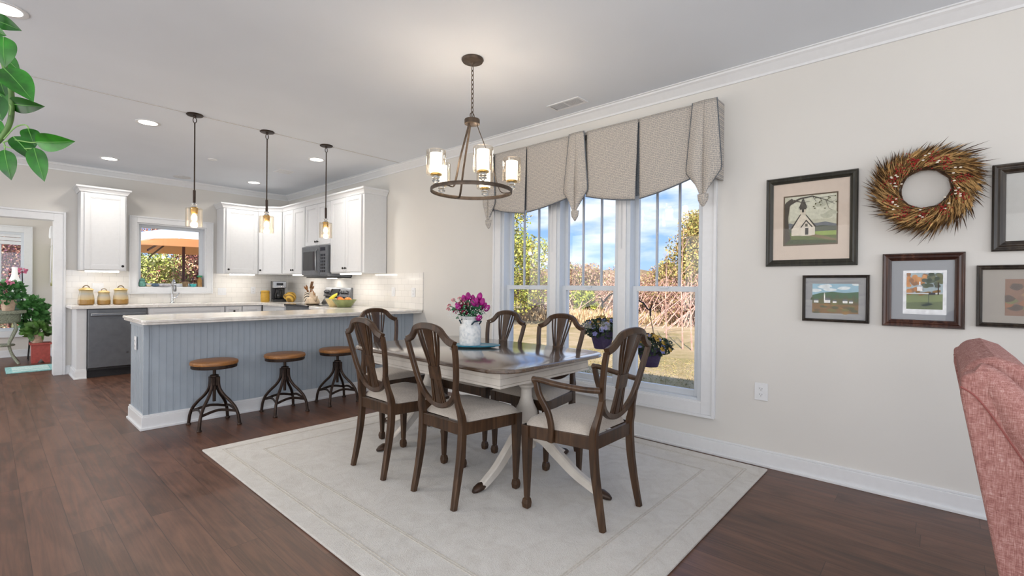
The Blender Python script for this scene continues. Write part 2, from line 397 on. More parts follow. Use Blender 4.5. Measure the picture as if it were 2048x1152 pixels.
# ---- dining window: casing, three double hung units
def casing(name,ax,p,a0,a1,z0,z1,w,out=.022,dirn=-1):
    """casing frame around opening on plane ax=p"""
    m=MB()
    def B(a,b,c,d,o):
        if ax=='x': m.box((p,a,c),(p+dirn*o,b,d))
        else: m.box((a,p,c),(b,p+dirn*o,d))
    j=w-.02
    m.rframe(ax,a0-j,a1+j,z0-j,z1+j,j,p,p+dirn*out); m.rframe(ax,a0-w,a1+w,z0-w,z1+w,.02,p,p+dirn*(out+.009))
    return struct(name,m,MT['white'],bevel=.002)
casing('trim_5','x',W,WY0,WY1,WZ0,WZ1,.10)
def dh_unit(n,y0,y1,z0=WZ0,z1=WZ1):
    fr=MB(); x=W
    jw=.035
    fr.rframe('x',y0,y1,z0,z1,jw,x,x+T,.03,.03)
    o=struct('window_%d'%n,fr,MT['vinyl'],bevel=.002)
    a0,a1=y0+jw,y1-jw; zm=1.20
    lo=MB(); xl0,xl1=x+.045,x+.08; s=.04
    lo.rframe('x',a0,a1,z0+.03,zm+.02,s,xl0,xl1,.042,.045)
    lo.box((xl0-.012,(a0+a1)/2-.03,zm-.0),(xl0,(a0+a1)/2+.03,zm+.02))
    lower=lo.build('lower_sash',MT['vinyl'],o,bevel=.002)
    MB().box((xl0+.016,a0+s,z0+.075),(xl0+.019,a1-s,zm-.022)).build('pane',MT['pane'],lower)
    up=MB(); xu0,xu1=x+.085,x+.12
    up.rframe('x',a0,a1,zm-.02,z1-.03,s*.8,xu0,xu1,.05,.04)
    upper=up.build('upper_sash',MT['vinyl'],o,bevel=.002)
    MB().box((xu0+.016,a0+s*.8,zm+.02),(xu0+.019,a1-s*.8,z1-.08)).build('pane',MT['pane'],upper)
    g=MB(); wdt=a1-a0
    for q in (1/3,2/3): g.box((xu0+.009,a0+wdt*q-.008,zm+.02),(xu0+.027,a0+wdt*q+.008,z1-.08))
    g.build('muntin',MT['muntin'],upper)
ys=[(WY0,1.93),(2.00,2.645),(2.715,WY1)]
for i,(a,b) in enumerate(ys): dh_unit(i+1,a,b)
struct('trim_6',MB().box((W-.012,1.93,WZ0),(W+T,2.0,WZ1)).box((W-.012,2.645,WZ0),(W+T,2.715,WZ1)).box((W-.016,WY0,WZ0-.005),(W+.05,WY1,WZ0+.012)),MT['white'],bevel=.002)
# white roller/blind rail hidden partly by the valance
b=empty('window_blind',(W+.03,2.32,2.13),0,'white raised cellular blinds with pull cords stacked at the head of the triple window','blind')
for i,(a,c2) in enumerate(ys):
    m=MB()
    for k in range(4): m.box((-.035,a-2.32+.04,-.035+.03*k),(.01,c2-2.32-.04,-.01+.03*k))
    m.build('blind_stack',MT['white'],b,bevel=.002)
for yy in (2.69,1.97): MB().tube([(-.055,yy-2.32,-.03),(-.056,yy-2.32,-.6)],.004,6).build('pull_wand',MT['white'],b)
# ---- kitchen window
casing('trim_7','y',K,KX0,KX1,KZ0,KZ1,.09)
m=MB().rframe('y',KX0,KX1,KZ0,KZ1,.02,K,K+T,.02,.012)
o=struct('window_4',m,MT['white'])
m=MB(); s=.045; m.rframe('y',KX0+.02,KX1-.02,KZ0+.012,KZ1-.02,s,K+.1,K+.15,.04,.048)
sa=m.build('sash',MT['vinyl'],o,bevel=.003)
MB().box((KX0+.06,K+.122,KZ0+.05),(KX1-.06,K+.125,KZ1-.06)).build('pane',MT['pane'],sa)
MB().box((KX1-.06,K+.08,KZ0+.1),(KX1-.045,K+.1,KZ0+.2)).build('crank_latch',MT['white'],o,bevel=.003)
# ---- sunroom window
casing('trim_8','y',SY,SX0,SX1,SZ0,SZ1,.10)
m=MB().rframe('y',SX0,SX1,SZ0,SZ1,.03,SY,SY+T,.04,.04).box((SX0+.03,SY+.05,1.2),(SX1-.03,SY+.1,1.24)).box((.14,SY+.06,1.24),(.165,SY+.09,SZ1-.04))
o=struct('window_5',m,MT['vinyl'],bevel=.002)
MB().box((SX0+.03,SY+.075,SZ0),(SX1-.03,SY+.078,SZ1)).build('pane',MT['pane'],o)
o=empty('roman_shade',(-.1,SY+.02,1.8),0,'white folded shade at the top of the sunroom window','blind')
m=MB()
for k in range(3): m.box((SX0+.1+.01,0,.0+.06*k),(SX1+.1-.01,.03,.055+.06*k))
m.build('shade_fold',MT['white'],o,bevel=.004)
# ---------------------------------------------------------------- kitchen
CT=.914
# backsplash
struct('backsplash_back',MB().box((.70,K-.008,CT),(1.35,K,1.37)).box((2.39,K-.008,CT),(W,K,1.37)).box((1.35,K-.008,CT),(2.39,K,1.05)),MT['tilex'])
struct('backsplash_right',MB().box((W-.008,4.648,CT),(W,K-.008,1.362)).box((W-.011,4.642,CT),(W,4.648,1.366)),MT['tiley'])
def door_panel(mb,a,b,up,fr=.06,t=.02):
    """shaker door in local frame: a,b = (u0,z0),(u1,z1) on plane facing -n"""
    pass
def facing(x0,x1,z0,z1,fn,fr=.055,arch=False):
    """framed panel made of boxes, fn maps (u,depth,z)->world; depth positive = outwards"""
    m=MB()
    def B(u0,u1,w0,w1,d0,d1):
        vs=[fn(u,d,z) for z in (w0,w1) for d in (d0,d1) for u in (u0,u1)]
        m.add(vs,[(0,2,3,1),(4,5,7,6),(0,1,5,4),(2,6,7,3),(0,4,6,2),(1,3,7,5)])
    B(x0,x1,z0,z1,0,.012)
    B(x0,x0+fr,z0,z1,.012,.021); B(x1-fr,x1,z0,z1,.012,.021); B(x0+fr,x1-fr,z0,z0+fr,.012,.021); B(x0+fr,x1-fr,z1-fr,z1,.012,.021)
    i=fr+.012
    B(x0+fr,x0+i,z0+fr,z1-fr,.012,.0165); B(x1-i,x1-fr,z0+fr,z1-fr,.012,.0165); B(x0+i,x1-i,z0+fr,z0+i,.012,.0165); B(x0+i,x1-i,z1-i,z1-fr,.012,.0165)
    return m
def knob(parent,p,n):
    p=Vector(p); n=Vector(n)
    q=n.to_track_quat('Z','Y').to_matrix()
    mb=MB(); prof=[(.006,0),(.005,.012),(.014,.016),(.016,.022),(.012,.027),(.001,.029)]
    rs=[[p+q@Vector((r*math.cos(2*PI*j/12),r*math.sin(2*PI*j/12),z)) for j in range(12)] for r,z in prof]
    mb.rings(rs); return mb.build('knob',MT['black'],parent,smooth=True)
def cab_crown(parent,path,z,closed=False):
    """path list of (x,y) with outward normals offset"""
    prof=[(0,-.02),(.012,-.02),(.018,0),(.03,.02),(.048,.035),(.05,.055),(0,.055)]
    rs=[]
    n=len(path)
    for i,(x,y) in enumerate(path):
        d0=Vector(path[i])-Vector(path[i-1]) if i>0 else None; d1=Vector(path[i+1])-Vector(path[i]) if i<n-1 else None
        def nr(d): d=d.normalized(); return Vector((d.y,-d.x))
        if d0 is None: nn=nr(d1)
        elif d1 is None: nn=nr(d0)
        else:
            a,b=nr(d0),nr(d1); nn=(a+b).normalized(); nn=nn/max(.3,nn.dot(a))
        rs.append([(x+nn.x*o,y+nn.y*o,z+q) for o,q in prof])
    return MB().rings(rs).build('crown_molding',MT['cab'],parent)
def local(o): return o
ZB,ZT=1.362,2.385
def upper(name,label,body,doors,crown_path,led=None,origin=(0,0,0)):
    """body: list of prisms (poly,z0,z1); doors: (p0,p1,z0,z1,knob side)"""
    e=empty(name,origin,0,label,'cabinet','white upper kitchen cabinets'); ox,oy,oz=origin
    m=MB()
    for poly,z0,z1 in body: m.prism([(x-ox,y-oy) for x,y in poly],z0-oz,z1-oz)
    m.build('body',MT['cab'],e,bevel=.002)
    for (p0,p1,z0,z1,ks) in doors:
        p0=Vector((p0[0]-ox,p0[1]-oy,0)); p1=Vector((p1[0]-ox,p1[1]-oy,0)); d=(p1-p0); L=d.length; d.normalize(); n=Vector((d.y,-d.x,0))
        fn=lambda u,dd,z:tuple(p0+d*u+n*dd+Vector((0,0,z-oz)))
        dr=facing(.004,L-.004,z0,z1,fn).build('door',MT['cab'],e,bevel=.0015,segs=1)
        if ks: 
            u=L-.032 if ks=='r' else .032
            knob(dr,fn(u,.02,z0+.05),n)
    if crown_path: cab_crown(e,[(x-ox,y-oy) for x,y in crown_path],ZT+.01-oz)
    if led:
        (x0,y0),(x1,y1)=led
        MB().box((x0-ox,y0-oy,ZB-.018-oz),(x1-ox,y1-oy,ZB-oz)).build('light_strip',MT['led'],e)
    return e
# left of window
fy=K-.33
upper('upper_cabinet','single-door white upper cabinet left of the kitchen window, over the jars',[([(.81,fy),(1.27,fy),(1.27,K-.01),(.81,K-.01)],ZB,ZT)],[((.84,fy),(1.26,fy),ZB+.015,ZT-.02,'r')],[(.81,K-.01),(.81,fy),(1.27,fy),(1.27,K-.01)],((.86,fy+.03),(1.2,fy+.07)),(1.04,K-.16,ZB))
upper('upper_cabinet','single-door white upper cabinet right of the kitchen window',[([(2.44,fy),(2.94,fy),(2.94,K-.01),(2.44,K-.01)],ZB,ZT)],[((2.47,fy),(2.93,fy),ZB+.015,ZT-.02,'l')],[(2.44,K-.01),(2.44,fy),(2.94,fy)],((2.55,fy+.03),(2.9,fy+.07)),(2.7,K-.16,ZB))
fx=W-.33
upper('corner_cabinet','white corner upper cabinet with one angled door above the coffee maker',[([(2.942,K-.01),(2.942,fy),(fx,7.892),(W-.01,7.892),(W-.01,K-.01)],ZB,ZT)],[((2.955,fy-.012),(fx-.006,7.905),ZB+.015,ZT-.02,'l')],[(2.942,fy),(fx,7.892)],None,(3.3,8.25,ZB))
upper('upper_cabinet','narrow double-door white upper cabinet between the corner cabinet and the microwave',[([(fx,7.89),(fx,7.07),(W-.01,7.07),(W-.01,7.89)],ZB,ZT)],[((fx,7.87),(fx,7.48),ZB+.015,ZT-.02,'r'),((fx,7.48),(fx,7.08),ZB+.015,ZT-.02,'l')],[(fx,7.89),(fx,7.07)],((fx+.03,7.15),(fx+.07,7.6)),(3.38,7.48,ZB))
upper('upper_cabinet','short double-door white cabinet directly above the microwave',[([(fx,7.068),(fx,6.285),(W-.01,6.285),(W-.01,7.068)],1.765,ZT)],[((fx,7.055),(fx,6.675),1.775,ZT-.02,'r'),((fx,6.675),(fx,6.295),1.775,ZT-.02,'l')],[(fx,7.068),(fx,6.285)],None,(3.38,6.68,1.765))
upper('upper_cabinet','tall double-door white upper cabinet at the end of the run, right of the microwave',[([(fx-.005,6.283),(fx-.005,5.43),(W-.01,5.43),(W-.01,6.283)],ZB,ZT)],[((fx-.005,6.27),(fx-.005,5.87),ZB+.015,ZT-.02,'r'),((fx-.005,5.87),(fx-.005,5.47),ZB+.015,ZT-.02,'l')],[(fx-.005,6.283),(fx-.005,5.43),(W-.01,5.43)],((fx+.03,5.62),(fx+.07,6.1)),(3.38,5.86,ZB))
# microwave
e=empty('microwave',(3.34,6.677,1.32),0,'slate over-the-range microwave with a dark window under the short cabinet','microwave')
MB().box((-.17,-.375,0),(.205,.375,.44)).build('body',MT['slate'],e,bevel=.004)
dr=MB().box((-.195,-.17,.02),(-.17,.372,.435)).build('door',MT['slate'],e,bevel=.004)
MB().box((-.198,-.09,.09),(-.195,.32,.36)).build('window',MT['darkglass'],dr)
MB().tube([(-.198,-.13,.06),(-.225,-.13,.09),(-.228,-.13,.35),(-.198,-.13,.39)],.011,8).build('handle',MT['steel'],dr,smooth=True)
m=MB(); m.box((-.19,-.372,.02),(-.17,-.175,.435)); p=m.build('control_panel',MT['slate'],e,bevel=.003)
m=MB(); m.box((-.192,-.345,.36),(-.19,-.2,.41))
for r in range(6):
    for c3 in range(3): m.box((-.192,-.345+.05*c3,.06+.045*r),(-.19,-.31+.05*c3,.09+.045*r))
m.build('keypad',MT['darkglass'],p)
MB().box((-.13,-.36,-.018),(.2,.36,0)).build('vent_base',MT['blackp'],e,bevel=.003)
MB().box((.06,-.1,-.022),(.12,.1,-.018)).build('task_light',MT['led'],e)
# base cabinets back run (front y 7.93)
by=7.93
def base_cab(label,x0,x1,parts,rng=None):
    e=empty('base_cabinet',((x0+x1)/2,8.2,0),0,label,'cabinet','white base kitchen cabinets'); ox=(x0+x1)/2
    MB().box((x0-ox,by-8.2+.06,0),(x1-ox,K-8.2-.001,.1)).box((x0-ox,by-8.2,.1),(x1-ox,K-8.2-.001,.874)).build('body',MT['cab'],e,bevel=.002)
    for kind,a,b,z0,z1 in parts:
        fn=lambda u,d,z:(u-ox,by-8.2-d,z)
        f=facing(a+.004,b-.004,z0,z1,fn,.04 if kind=='drawer' else .055).build(kind,MT['cab'],e,bevel=.0015,segs=1)
        if kind=='drawer': knob(f,fn((a+b)/2,.02,(z0+z1)/2),(0,-1,0))
        if kind=='door': knob(f,fn(b-.04,.02,z1-.05),(0,-1,0))
    return e
base_cab('white sink base cabinet right of the dishwasher',1.462,2.39,[('false_front',1.47,2.385,.73,.86),('door',1.47,1.925,.12,.715),('door',1.93,2.385,.12,.715)])
base_cab('narrow white drawer cabinet right of the sink base',2.395,2.915,[('drawer',2.4,2.62,.73,.86),('drawer',2.4,2.62,.42,.715),('drawer',2.4,2.62,.12,.405),('false_front',2.63,2.90,.12,.86)])
# end panel left of dishwasher
e=empty('end_panel',(.79,8.2,0),0,'white post panel with tall base closing the counter run beside the doorway','panel')
MB().box((-.035,-.25,0),(.06,.299,.874)).build('post',MT['cab'],e,bevel=.002)
MB().box((-.05,-.265,0),(.06,.299,.1)).box((-.045,-.26,.1),(.06,.299,.115)).box((-.062,-.277,0),(.06,.299,.018)).build('base_trim',MT['white'],e,bevel=.002)
# dishwasher
e=empty('dishwasher',(1.156,8.2,0),0,'slate grey dishwasher under the back counter','dishwasher')
MB().box((-.3,-.25,.1),(.3,.29,.872)).build('body',MT['slate'],e)
d=MB().box((-.298,-.285,.125),(.298,-.25,.868)).build('door',MT['slate'],e,bevel=.006)
MB().box((-.275,-.33,.782),(.275,-.305,.82)).box((-.26,-.31,.795),(-.24,-.28,.81)).box((.24,-.31,.795),(.26,-.28,.81)).build('handle',MT['steel'],d,bevel=.006)
MB().lathe([(.014,-.004),(.014,.002),(.001,.003)],(.09,-.287,.3),16,'y').build('badge',MT['steel'],d,smooth=True)
MB().box((-.3,-.21,0),(.3,-.19,.12)).box((-.298,-.275,.1),(.298,-.24,.122)).build('kick_plate',MT['blackp'],e)
# right run base (mostly hidden) + range
e=empty('base_cabinet',(3.2,7.5,0),0,'white base cabinet in the corner left of the range','cabinet')
MB().box((-.22,-.46,0),(.349,.41,.1)).box((-.28,-.46,.1),(.349,.41,.874)).build('body',MT['cab'],e)
fn=lambda u,d,z:(-.28-d,u-7.5,z)
f=facing(7.05,7.4,.12,.715,fn).build('door',MT['cab'],e)
f=facing(7.05,7.4,.73,.86,fn,.04).build('drawer',MT['cab'],e); knob(f,(-.30,-.27,.795),(-1,0,0))
e=empty('base_cabinet',(3.2,5.85,0),0,'white base cabinet between the range and the peninsula','cabinet')
MB().box((-.22,-.40,0),(.349,.41,.1)).box((-.28,-.40,.1),(.349,.41,.874)).build('body',MT['cab'],e)
fn=lambda u,d,z:(-.28-d,u-5.85,z)
f=facing(5.48,6.2,.12,.86,fn).build('door',MT['cab'],e); knob(f,(-.30,.3,.8),(-1,0,0))
e=empty('kitchen_range',(3.2,6.645,0),0,'slate electric range with rear control panel between white counters','stove')
MB().box((-.29,-.378,.05),(.33,.378,.9)).build('body',MT['slate'],e,bevel=.004)
MB().box((-.32,-.378,.9),(.25,.378,.925)).build('cooktop',MT['darkglass'],e,bevel=.005)
dd=MB().box((-.33,-.37,.2),(-.29,.37,.83)).build('oven_door',MT['slate'],e,bevel=.006)
MB().tube([(-.33,-.33,.77),(-.37,-.33,.775),(-.37,.33,.775),(-.33,.33,.77)],.012,8).build('handle',MT['steel'],dd,smooth=True)
bp=MB().add([(.235,-.378,.925),(.235,.378,.925),(.30,.378,1.03),(.30,-.378,1.03),(.265,-.378,1.03),(.265,.378,1.03),(.31,.378,1.165),(.31,-.378,1.165),(.338,-.378,.925),(.338,.378,.925),(.338,.378,1.165),(.338,-.378,1.165)],
 [(0,1,2,3),(3,2,5,4),(4,5,6,7),(7,6,10,11),(1,9,10,6,5,2),(0,3,4,7,11,8),(8,11,10,9),(0,8,9,1)]).build('back_panel',MT['steel'],e,bevel=.004)
t=Vector((.285,0,1.095)); nrm=Vector((-.135,0,.045)).normalized()
q=nrm.to_track_quat('Z','Y').to_matrix()
MB().obox(t+Vector((-.004,0.04,0)),(.24,.1,.012),q).build('display',MT['darkglass'],bp)
for yy in (.32,.25,-.16,-.23,-.30):
    rs=[[t+Vector((0,yy,0))+q@Vector((r*math.cos(2*PI*j/14),r*math.sin(2*PI*j/14),z)) for j in range(14)] for r,z in ((.025,0),(.022,.018),(.018,.03),(.001,.031))]
    MB().rings(rs).build('knob',MT['steel'],bp,smooth=True)
# countertops
def slab(m,poly,z0=.876,z1=.914): m.prism(poly,z0,z1)
sinkx0,sinkx1,sy0,sy1=1.58,2.20,7.98,8.33
m=MB(); slab(m,[(.70,7.89),(sinkx0,7.89),(sinkx0,K-.009),(.70,K-.009)]); slab(m,[(sinkx1,7.89),(W-.66,7.89),(W-.66,K-.009),(sinkx1,K-.009)]); slab(m,[(sinkx0,7.89),(sinkx1,7.89),(sinkx1,sy0),(sinkx0,sy0)]); slab(m,[(sinkx0,sy1),(sinkx1,sy1),(sinkx1,K-.009),(sinkx0,K-.009)])
slab(m,[(W-.66,7.03),(W-.009,7.03),(W-.009,K-.009),(W-.66,K-.009)])
tag(m.build('countertop',MT['quartz'],bevel=.004),'white quartz countertop along the back wall with the sink cut-out','countertop')
e=empty('kitchen_sink',(1.89,8.15,.9),0,'stainless undermount sink below the kitchen window','sink')
MB().box((-.31,-.17,-.2),(.31,.18,-.195)).box((-.315,-.175,-.2),(-.31,.185,-.025)).box((.31,-.175,-.2),(.315,.185,-.025)).box((-.31,-.175,-.2),(.31,-.17,-.025)).box((-.31,.18,-.2),(.31,.185,-.025)).build('basin',MT['steel'],e)
MB().lathe([(.04,-.194),(.04,-.19),(.001,-.188)],(0,0,0),16).build('drain',MT['chrome'],e,smooth=True)
# peninsula
e=empty('kitchen_peninsula',(2.2,5.08,0),0,'blue-grey beadboard peninsula with white baseboard behind the stools','peninsula')
ox,oy=2.2,5.08; px0=.872; py0=4.84; py1=5.38
MB().box((px0-ox+.004,py0-oy+.004,0),(W-ox-.001,py1-oy,.872)).build('body',MT['blue'],e)
m=MB(); g=.05; x=px0
while x<3.43:
    x2=min(x+g,3.43); m.box((x-ox+.0012,py0-oy+.001,.1),(x2-ox-.0012,py0-oy+.004,.87)); m.box((x-ox+.0045,py0-oy-.0005,.1),(x-ox+.0095,py0-oy+.001,.87)); x+=g
m.build('beadboard_front',MT['blue'],e)
m=MB(); y=py0
while y<py1-.01:
    y2=min(y+g,py1); m.box((px0-ox+.001,y-oy+.0012,.1),(px0-ox+.004,y2-oy-.0012,.87)); m.box((px0-ox-.0005,y-oy+.0045,.1),(px0-ox+.001,y-oy+.0095,.87)); y+=g
m.build('beadboard_end',MT['blue'],e)
MB().box((px0-ox-.008,py0-oy-.008,.1),(px0-ox+.03,py0-oy+.01,.873)).box((px0-ox-.007,py0-oy,.84),(px0-ox+.004,py1-oy,.873)).build('corner_trim',MT['blue'],e,bevel=.002)
m=MB(); 
for o2,z0,z1 in ((.018,0,.105),(.012,.105,.122),(.03,0,.02)):
    m.box((px0-ox-o2,py0-oy-o2,z0),(W-ox-.002,py0-oy+.004,z1)); m.box((px0-ox-o2,py0-oy+.004,z0),(px0-ox+.004,py1-oy,z1))
m.build('base_trim',MT['white'],e,bevel=.003)
m=MB()
cx0,cy0,cy1=.82,4.64,5.45
pl=[(cx0,cy0+.025),(cx0+.007,cy0+.007),(cx0+.025,cy0),(W-.013,cy0),(W-.013,cy1),(cx0+.025,cy1),(cx0+.007,cy1-.007),(cx0,cy1-.025)]
m.prism(pl,.892,.914); m.prism([(x+(.008 if x<2 else 0),y+(.008 if y<5 else -.008)) for x,y in pl],.874,.892); slab(m,[(W-.66,cy1),(W-.009,cy1),(W-.009,6.26),(W-.66,6.26)])
tag(m.build('peninsula_countertop',MT['quartz'],bevel=.005),'white quartz bar top with overhang on the blue-grey peninsula','countertop')
# outlets / switches
def plate(loc,nx,ny,label,kind='outlet',w=.072,h=.115,gang=1,group=None):
    rz=math.atan2(ny,nx); e=empty('wall_outlet' if kind=='outlet' else 'light_switch',loc,rz,label,kind,group)
    w=w+.046*(gang-1)
    MB().box((0,-w/2,-h/2),(.006,w/2,h/2)).build('cover_plate',MT['white'],e,bevel=.002)
    for g in range(gang):
        yc=(g-(gang-1)/2)*.046
        if kind=='outlet':
            for zc in (-.02,.02):
                r=MB().lathe([(.0165,.006),(.0165,.008),(.001,.0085)],(0,yc,zc),16,'x').build('receptacle',MT['white'],e,smooth=True)
                MB().box((.008,yc-.008,zc-.002),(.009,yc-.006,zc+.008)).box((.008,yc+.006,zc-.002),(.009,yc+.008,zc+.007)).lathe([(.0025,.008),(.0025,.009)],(0,yc,zc-.008),8,'x').build('slot',MT['black'],r)
        else:
            MB().box((.006,yc-.017,-.033),(.009,yc+.017,.033)).build('rocker',MT['white'],e,bevel=.001)
    return e
plate((W-.001,.898,.505),-1,0,'white duplex outlet low on the dining room wall below the pictures',w=.082,h=.118)
plate((px0-.006,5.13,.69),-1,0,'white outlet on the beadboard end of the peninsula')
plate((2.52,K-.009,1.08),0,-1,'white double switch plate on tile right of the kitchen window',kind='switch',gang=2)
plate((1.02,K-.009,1.14),0,-1,'white double switch plate on tile above the ceramic jars',kind='switch',gang=2)
plate((W-.009,5.26,1.12),-1,0,'white switch on the tile below the tall end cabinet',kind='switch')
plate((W-.009,4.83,1.12),-1,0,'white outlet near the right end of the tiled backsplash')
plate((2.98,K-.009,1.1),0,-1,'white outlet on tile above the yellow jar')
# faucet
e=empty('kitchen_faucet',(1.84,8.40,.914),0,'chrome gooseneck pull-down faucet behind the sink','faucet')
MB().lathe([(.03,0),(.03,.008),(.02,.02),(.017,.05),(.016,.12),(.015,.125)],(0,0,0),18).build('base',MT['chrome'],e,smooth=True)
sp=[(0,0,.1),(0,0,.25)]+[(0,-.075+.075*math.cos(a),.25+.085*math.sin(a)) for a in [PI*k/10 for k in range(1,11)]]
MB().tube(sp,.013,12).build('spout',MT['chrome'],e,smooth=True)
MB().lathe([(.014,.27),(.019,.25),(.021,.19),(.016,.17)],(0,-.15,0),14).build('spray_head',MT['steel'],e,smooth=True)
MB().tube([(0.01,0,.07),(.05,-.01,.085),(.085,-.015,.15)],[.014,.012,.007],10).build('lever_handle',MT['chrome'],e,smooth=True)
# stoneware jars
jarm=None
def jar_mat():
    t=NT('banded_stoneware'); tc=t.n('ShaderNodeTexCoord'); sp=t.n('ShaderNodeSeparateXYZ'); t.l(tc.outputs['Object'],sp.inputs[0])
    f=t.noise(t.coord(),20,3); z=t.math('ADD',sp.outputs['Z'],t.math('MULTIPLY_ADD',f,.03,-.015))
    t.base(t.ramp(t.math('MULTIPLY',z,5),[(.0,'8f6c35'),(.33,'9a763c'),(.36,'bfa878'),(.55,'b9a98c'),(.72,'a5a39a'),(.95,'b7a377')])); t.set(Roughness=.35); return t.mat
jm=jar_mat(); jl=flat('bda265',.4,var=.08,name='tan_glaze')
def canister(x,s,label):
    e=empty('ceramic_canister',(x,8.22,.915),random.uniform(-.1,.1),label,'canister','banded stoneware canisters')
    e.scale=(s,s,s)
    MB().lathe([(.07,0),(.082,.01),(.083,.06),(.078,.12),(.068,.16),(.07,.185),(.066,.19),(.05,.19)],(0,0,0),28).build('body',jm,e,smooth=True)
    l=MB().lathe([(.074,.19),(.076,.196),(.06,.212),(.03,.222),(.001,.226)],(0,0,0),28).build('lid',jl,e,smooth=True)
    MB().tube(bez((-.032,0,.218),(-.03,0,.262),(.03,0,.262),(.032,0,.218),8),.006,8).build('handle',flat('7d6a4d',.5,name='handle_glaze'),l,smooth=True)
canister(.872,1.0,'large banded stoneware jar, leftmost on the back counter'); canister(1.048,.84,'small banded stoneware jar, middle of three'); canister(1.222,1.0,'large banded stoneware jar beside the kitchen window casing')
# coffee maker
e=empty('coffee_maker',(3.29,8.24,.915),math.radians(-12),'black and steel drip coffee maker with glass carafe in the counter corner','coffee maker')
MB().box((-.1,-.13,0),(.1,.12,.04)).box((-.1,.02,.04),(.1,.12,.34)).build('body',MT['blackp'],e,bevel=.006)
hd=MB().box((-.1,-.12,.225),(.1,.02,.34)).build('brew_head',MT['steel'],e,bevel=.008)
MB().box((-.05,-.124,.27),(.05,-.12,.31)).build('display',MT['darkglass'],hd)
m=MB()
for k in range(5): m.lathe([(.006,0),(.006,-.005),(.001,-.006)],(-.05+.025*k,-.12,.25),8,'y')
m.build('button',MT['chrome'],hd)
ca=MB().lathe([(.05,.045),(.065,.07),(.066,.12),(.05,.17),(.045,.2)],(0,-.05,0),20).build('carafe',MT['darkglass'],e,smooth=True)
MB().tube([(0,-.1,.19),(0,-.15,.17),(0,-.145,.09),(0,-.115,.08)],.008,8).build('handle',MT['blackp'],ca,smooth=True)
MB().lathe([(.048,.2),(.05,.21),(.001,.215)],(0,-.05,0),20).build('lid',MT['blackp'],ca,smooth=True)
# yellow jar
e=empty('yellow_jar',(3.055,8.18,.915),0,'yellow ceramic jar with a clamp lid left of the coffee maker','jar')
ym=flat('b08a2c',.4,var=.06,name='yellow_glaze')
MB().lathe([(.06,0),(.066,.01),(.066,.13),(.06,.15)],(0,0,0),24).build('body',ym,e,smooth=True)
l=MB().lathe([(.062,.15),(.066,.155),(.066,.175),(.05,.185),(.001,.187)],(0,0,0),24).build('lid',ym,e,smooth=True)
MB().tube([(-.066,0,.12),(-.074,0,.15),(-.068,0,.17)],.004,6).tube([(.066,0,.12),(.074,0,.15),(.068,0,.17)],.004,6).build('clamp',MT['steel'],l,smooth=True)
# striped gourd
t=NT('striped_gourd'); tc=t.n('ShaderNodeTexCoord'); wv=t.n('ShaderNodeTexWave'); wv.inputs['Scale'].default_value=9; wv.inputs['Distortion'].default_value=.8; wv.bands_direction='DIAGONAL'; t.l(tc.outputs['Object'],wv.inputs['Vector']); t.base(t.ramp(wv.outputs['Fac'],[(.35,'7d5c1a'),(.6,'c49e3c')])); t.set(Roughness=.4)
e=empty('striped_pitcher',(3.36,7.93,.915),0,'round yellow striped pottery jug right of the coffee maker','jug')
MB().lathe([(.045,0),(.06,.012),(.084,.06),(.085,.1),(.07,.14),(.04,.16),(.03,.165)],(0,0,0),24).build('body',t.mat,e,smooth=True)
MB().tube(bez((-.07,0,.13),(-.12,0,.13),(-.12,0,.06),(-.082,0,.06),8),.007,8).build('handle',t.mat,e,smooth=True)
# utensil crock
t=NT('striped_crock'); tc=t.n('ShaderNodeTexCoord'); wv=t.n('ShaderNodeTexWave'); wv.inputs['Scale'].default_value=14; wv.inputs['Distortion'].default_value=.4; wv.bands_direction='DIAGONAL'; t.l(tc.outputs['Object'],wv.inputs['Vector']); t.base(t.ramp(wv.outputs['Fac'],[(.4,'3d332c'),(.5,'ddd2c0')])); t.set(Roughness=.4)
ckx,cky=3.33,7.19
e=empty('utensil_crock',(ckx,cky,.915),0,'dark-striped stoneware crock holding wooden spoons beside the range','crock')
MB().lathe([(.05,0),(.07,.02),(.082,.08),(.078,.14),(.066,.175),(.06,.176),(.06,.14),(.05,.02)],(0,0,0),26).build('body',t.mat,e,smooth=True)
us=MT['stoolwood']
def utensil(label,dx,dy,ln,kind):
    d=Vector((dx,dy,1)).normalized(); p0=Vector((ckx,cky,.945))-Vector((dx,dy,0))*.1; p1=p0+d*ln
    e=empty('wooden_'+kind,tuple(p0),0,label,'utensil','wooden utensils in the striped crock'); a=V(0,0,0); b=p1-p0
    MB().tube([a,b*.75],[.006,.007],8).build('handle',us,e,smooth=True)
    q=d.to_track_quat('Z','Y').to_matrix()
    if kind=='spoon': 
        rs=[[b*.75+q@Vector((math.sin(PI*k/6)*.032*math.cos(2*PI*j/10)+.0,math.sin(PI*k/6)*.008*math.sin(2*PI*j/10),.085*k/6)) for j in range(10)] for k in range(7)]
        rs[0]=[b*.75+(p-b*.75)*.0+Vector((0,0,0)) for p in rs[0]]
        MB().rings(rs,False).build('bowl',us,e,smooth=True)
    else: MB().obox(b*.75+q@Vector((0,0,.05)),(.065,.008,.11),q).build('blade',us,e,bevel=.006)
utensil('wooden spatula with wide flat blade standing upright in the striped crock',.12,-.2,.28,'spatula')
utensil('wooden spoon leaning far left in the striped crock',-.42,.42,.26,'spoon')
utensil('wooden spoon leaning slightly left in the striped crock',-.22,.22,.25,'spoon')
utensil('dark wooden spoon leaning right out of the striped crock',.3,-.4,.25,'spoon')
utensil('short wooden spoon between the two left spoons',-.36,.2,.22,'spoon')
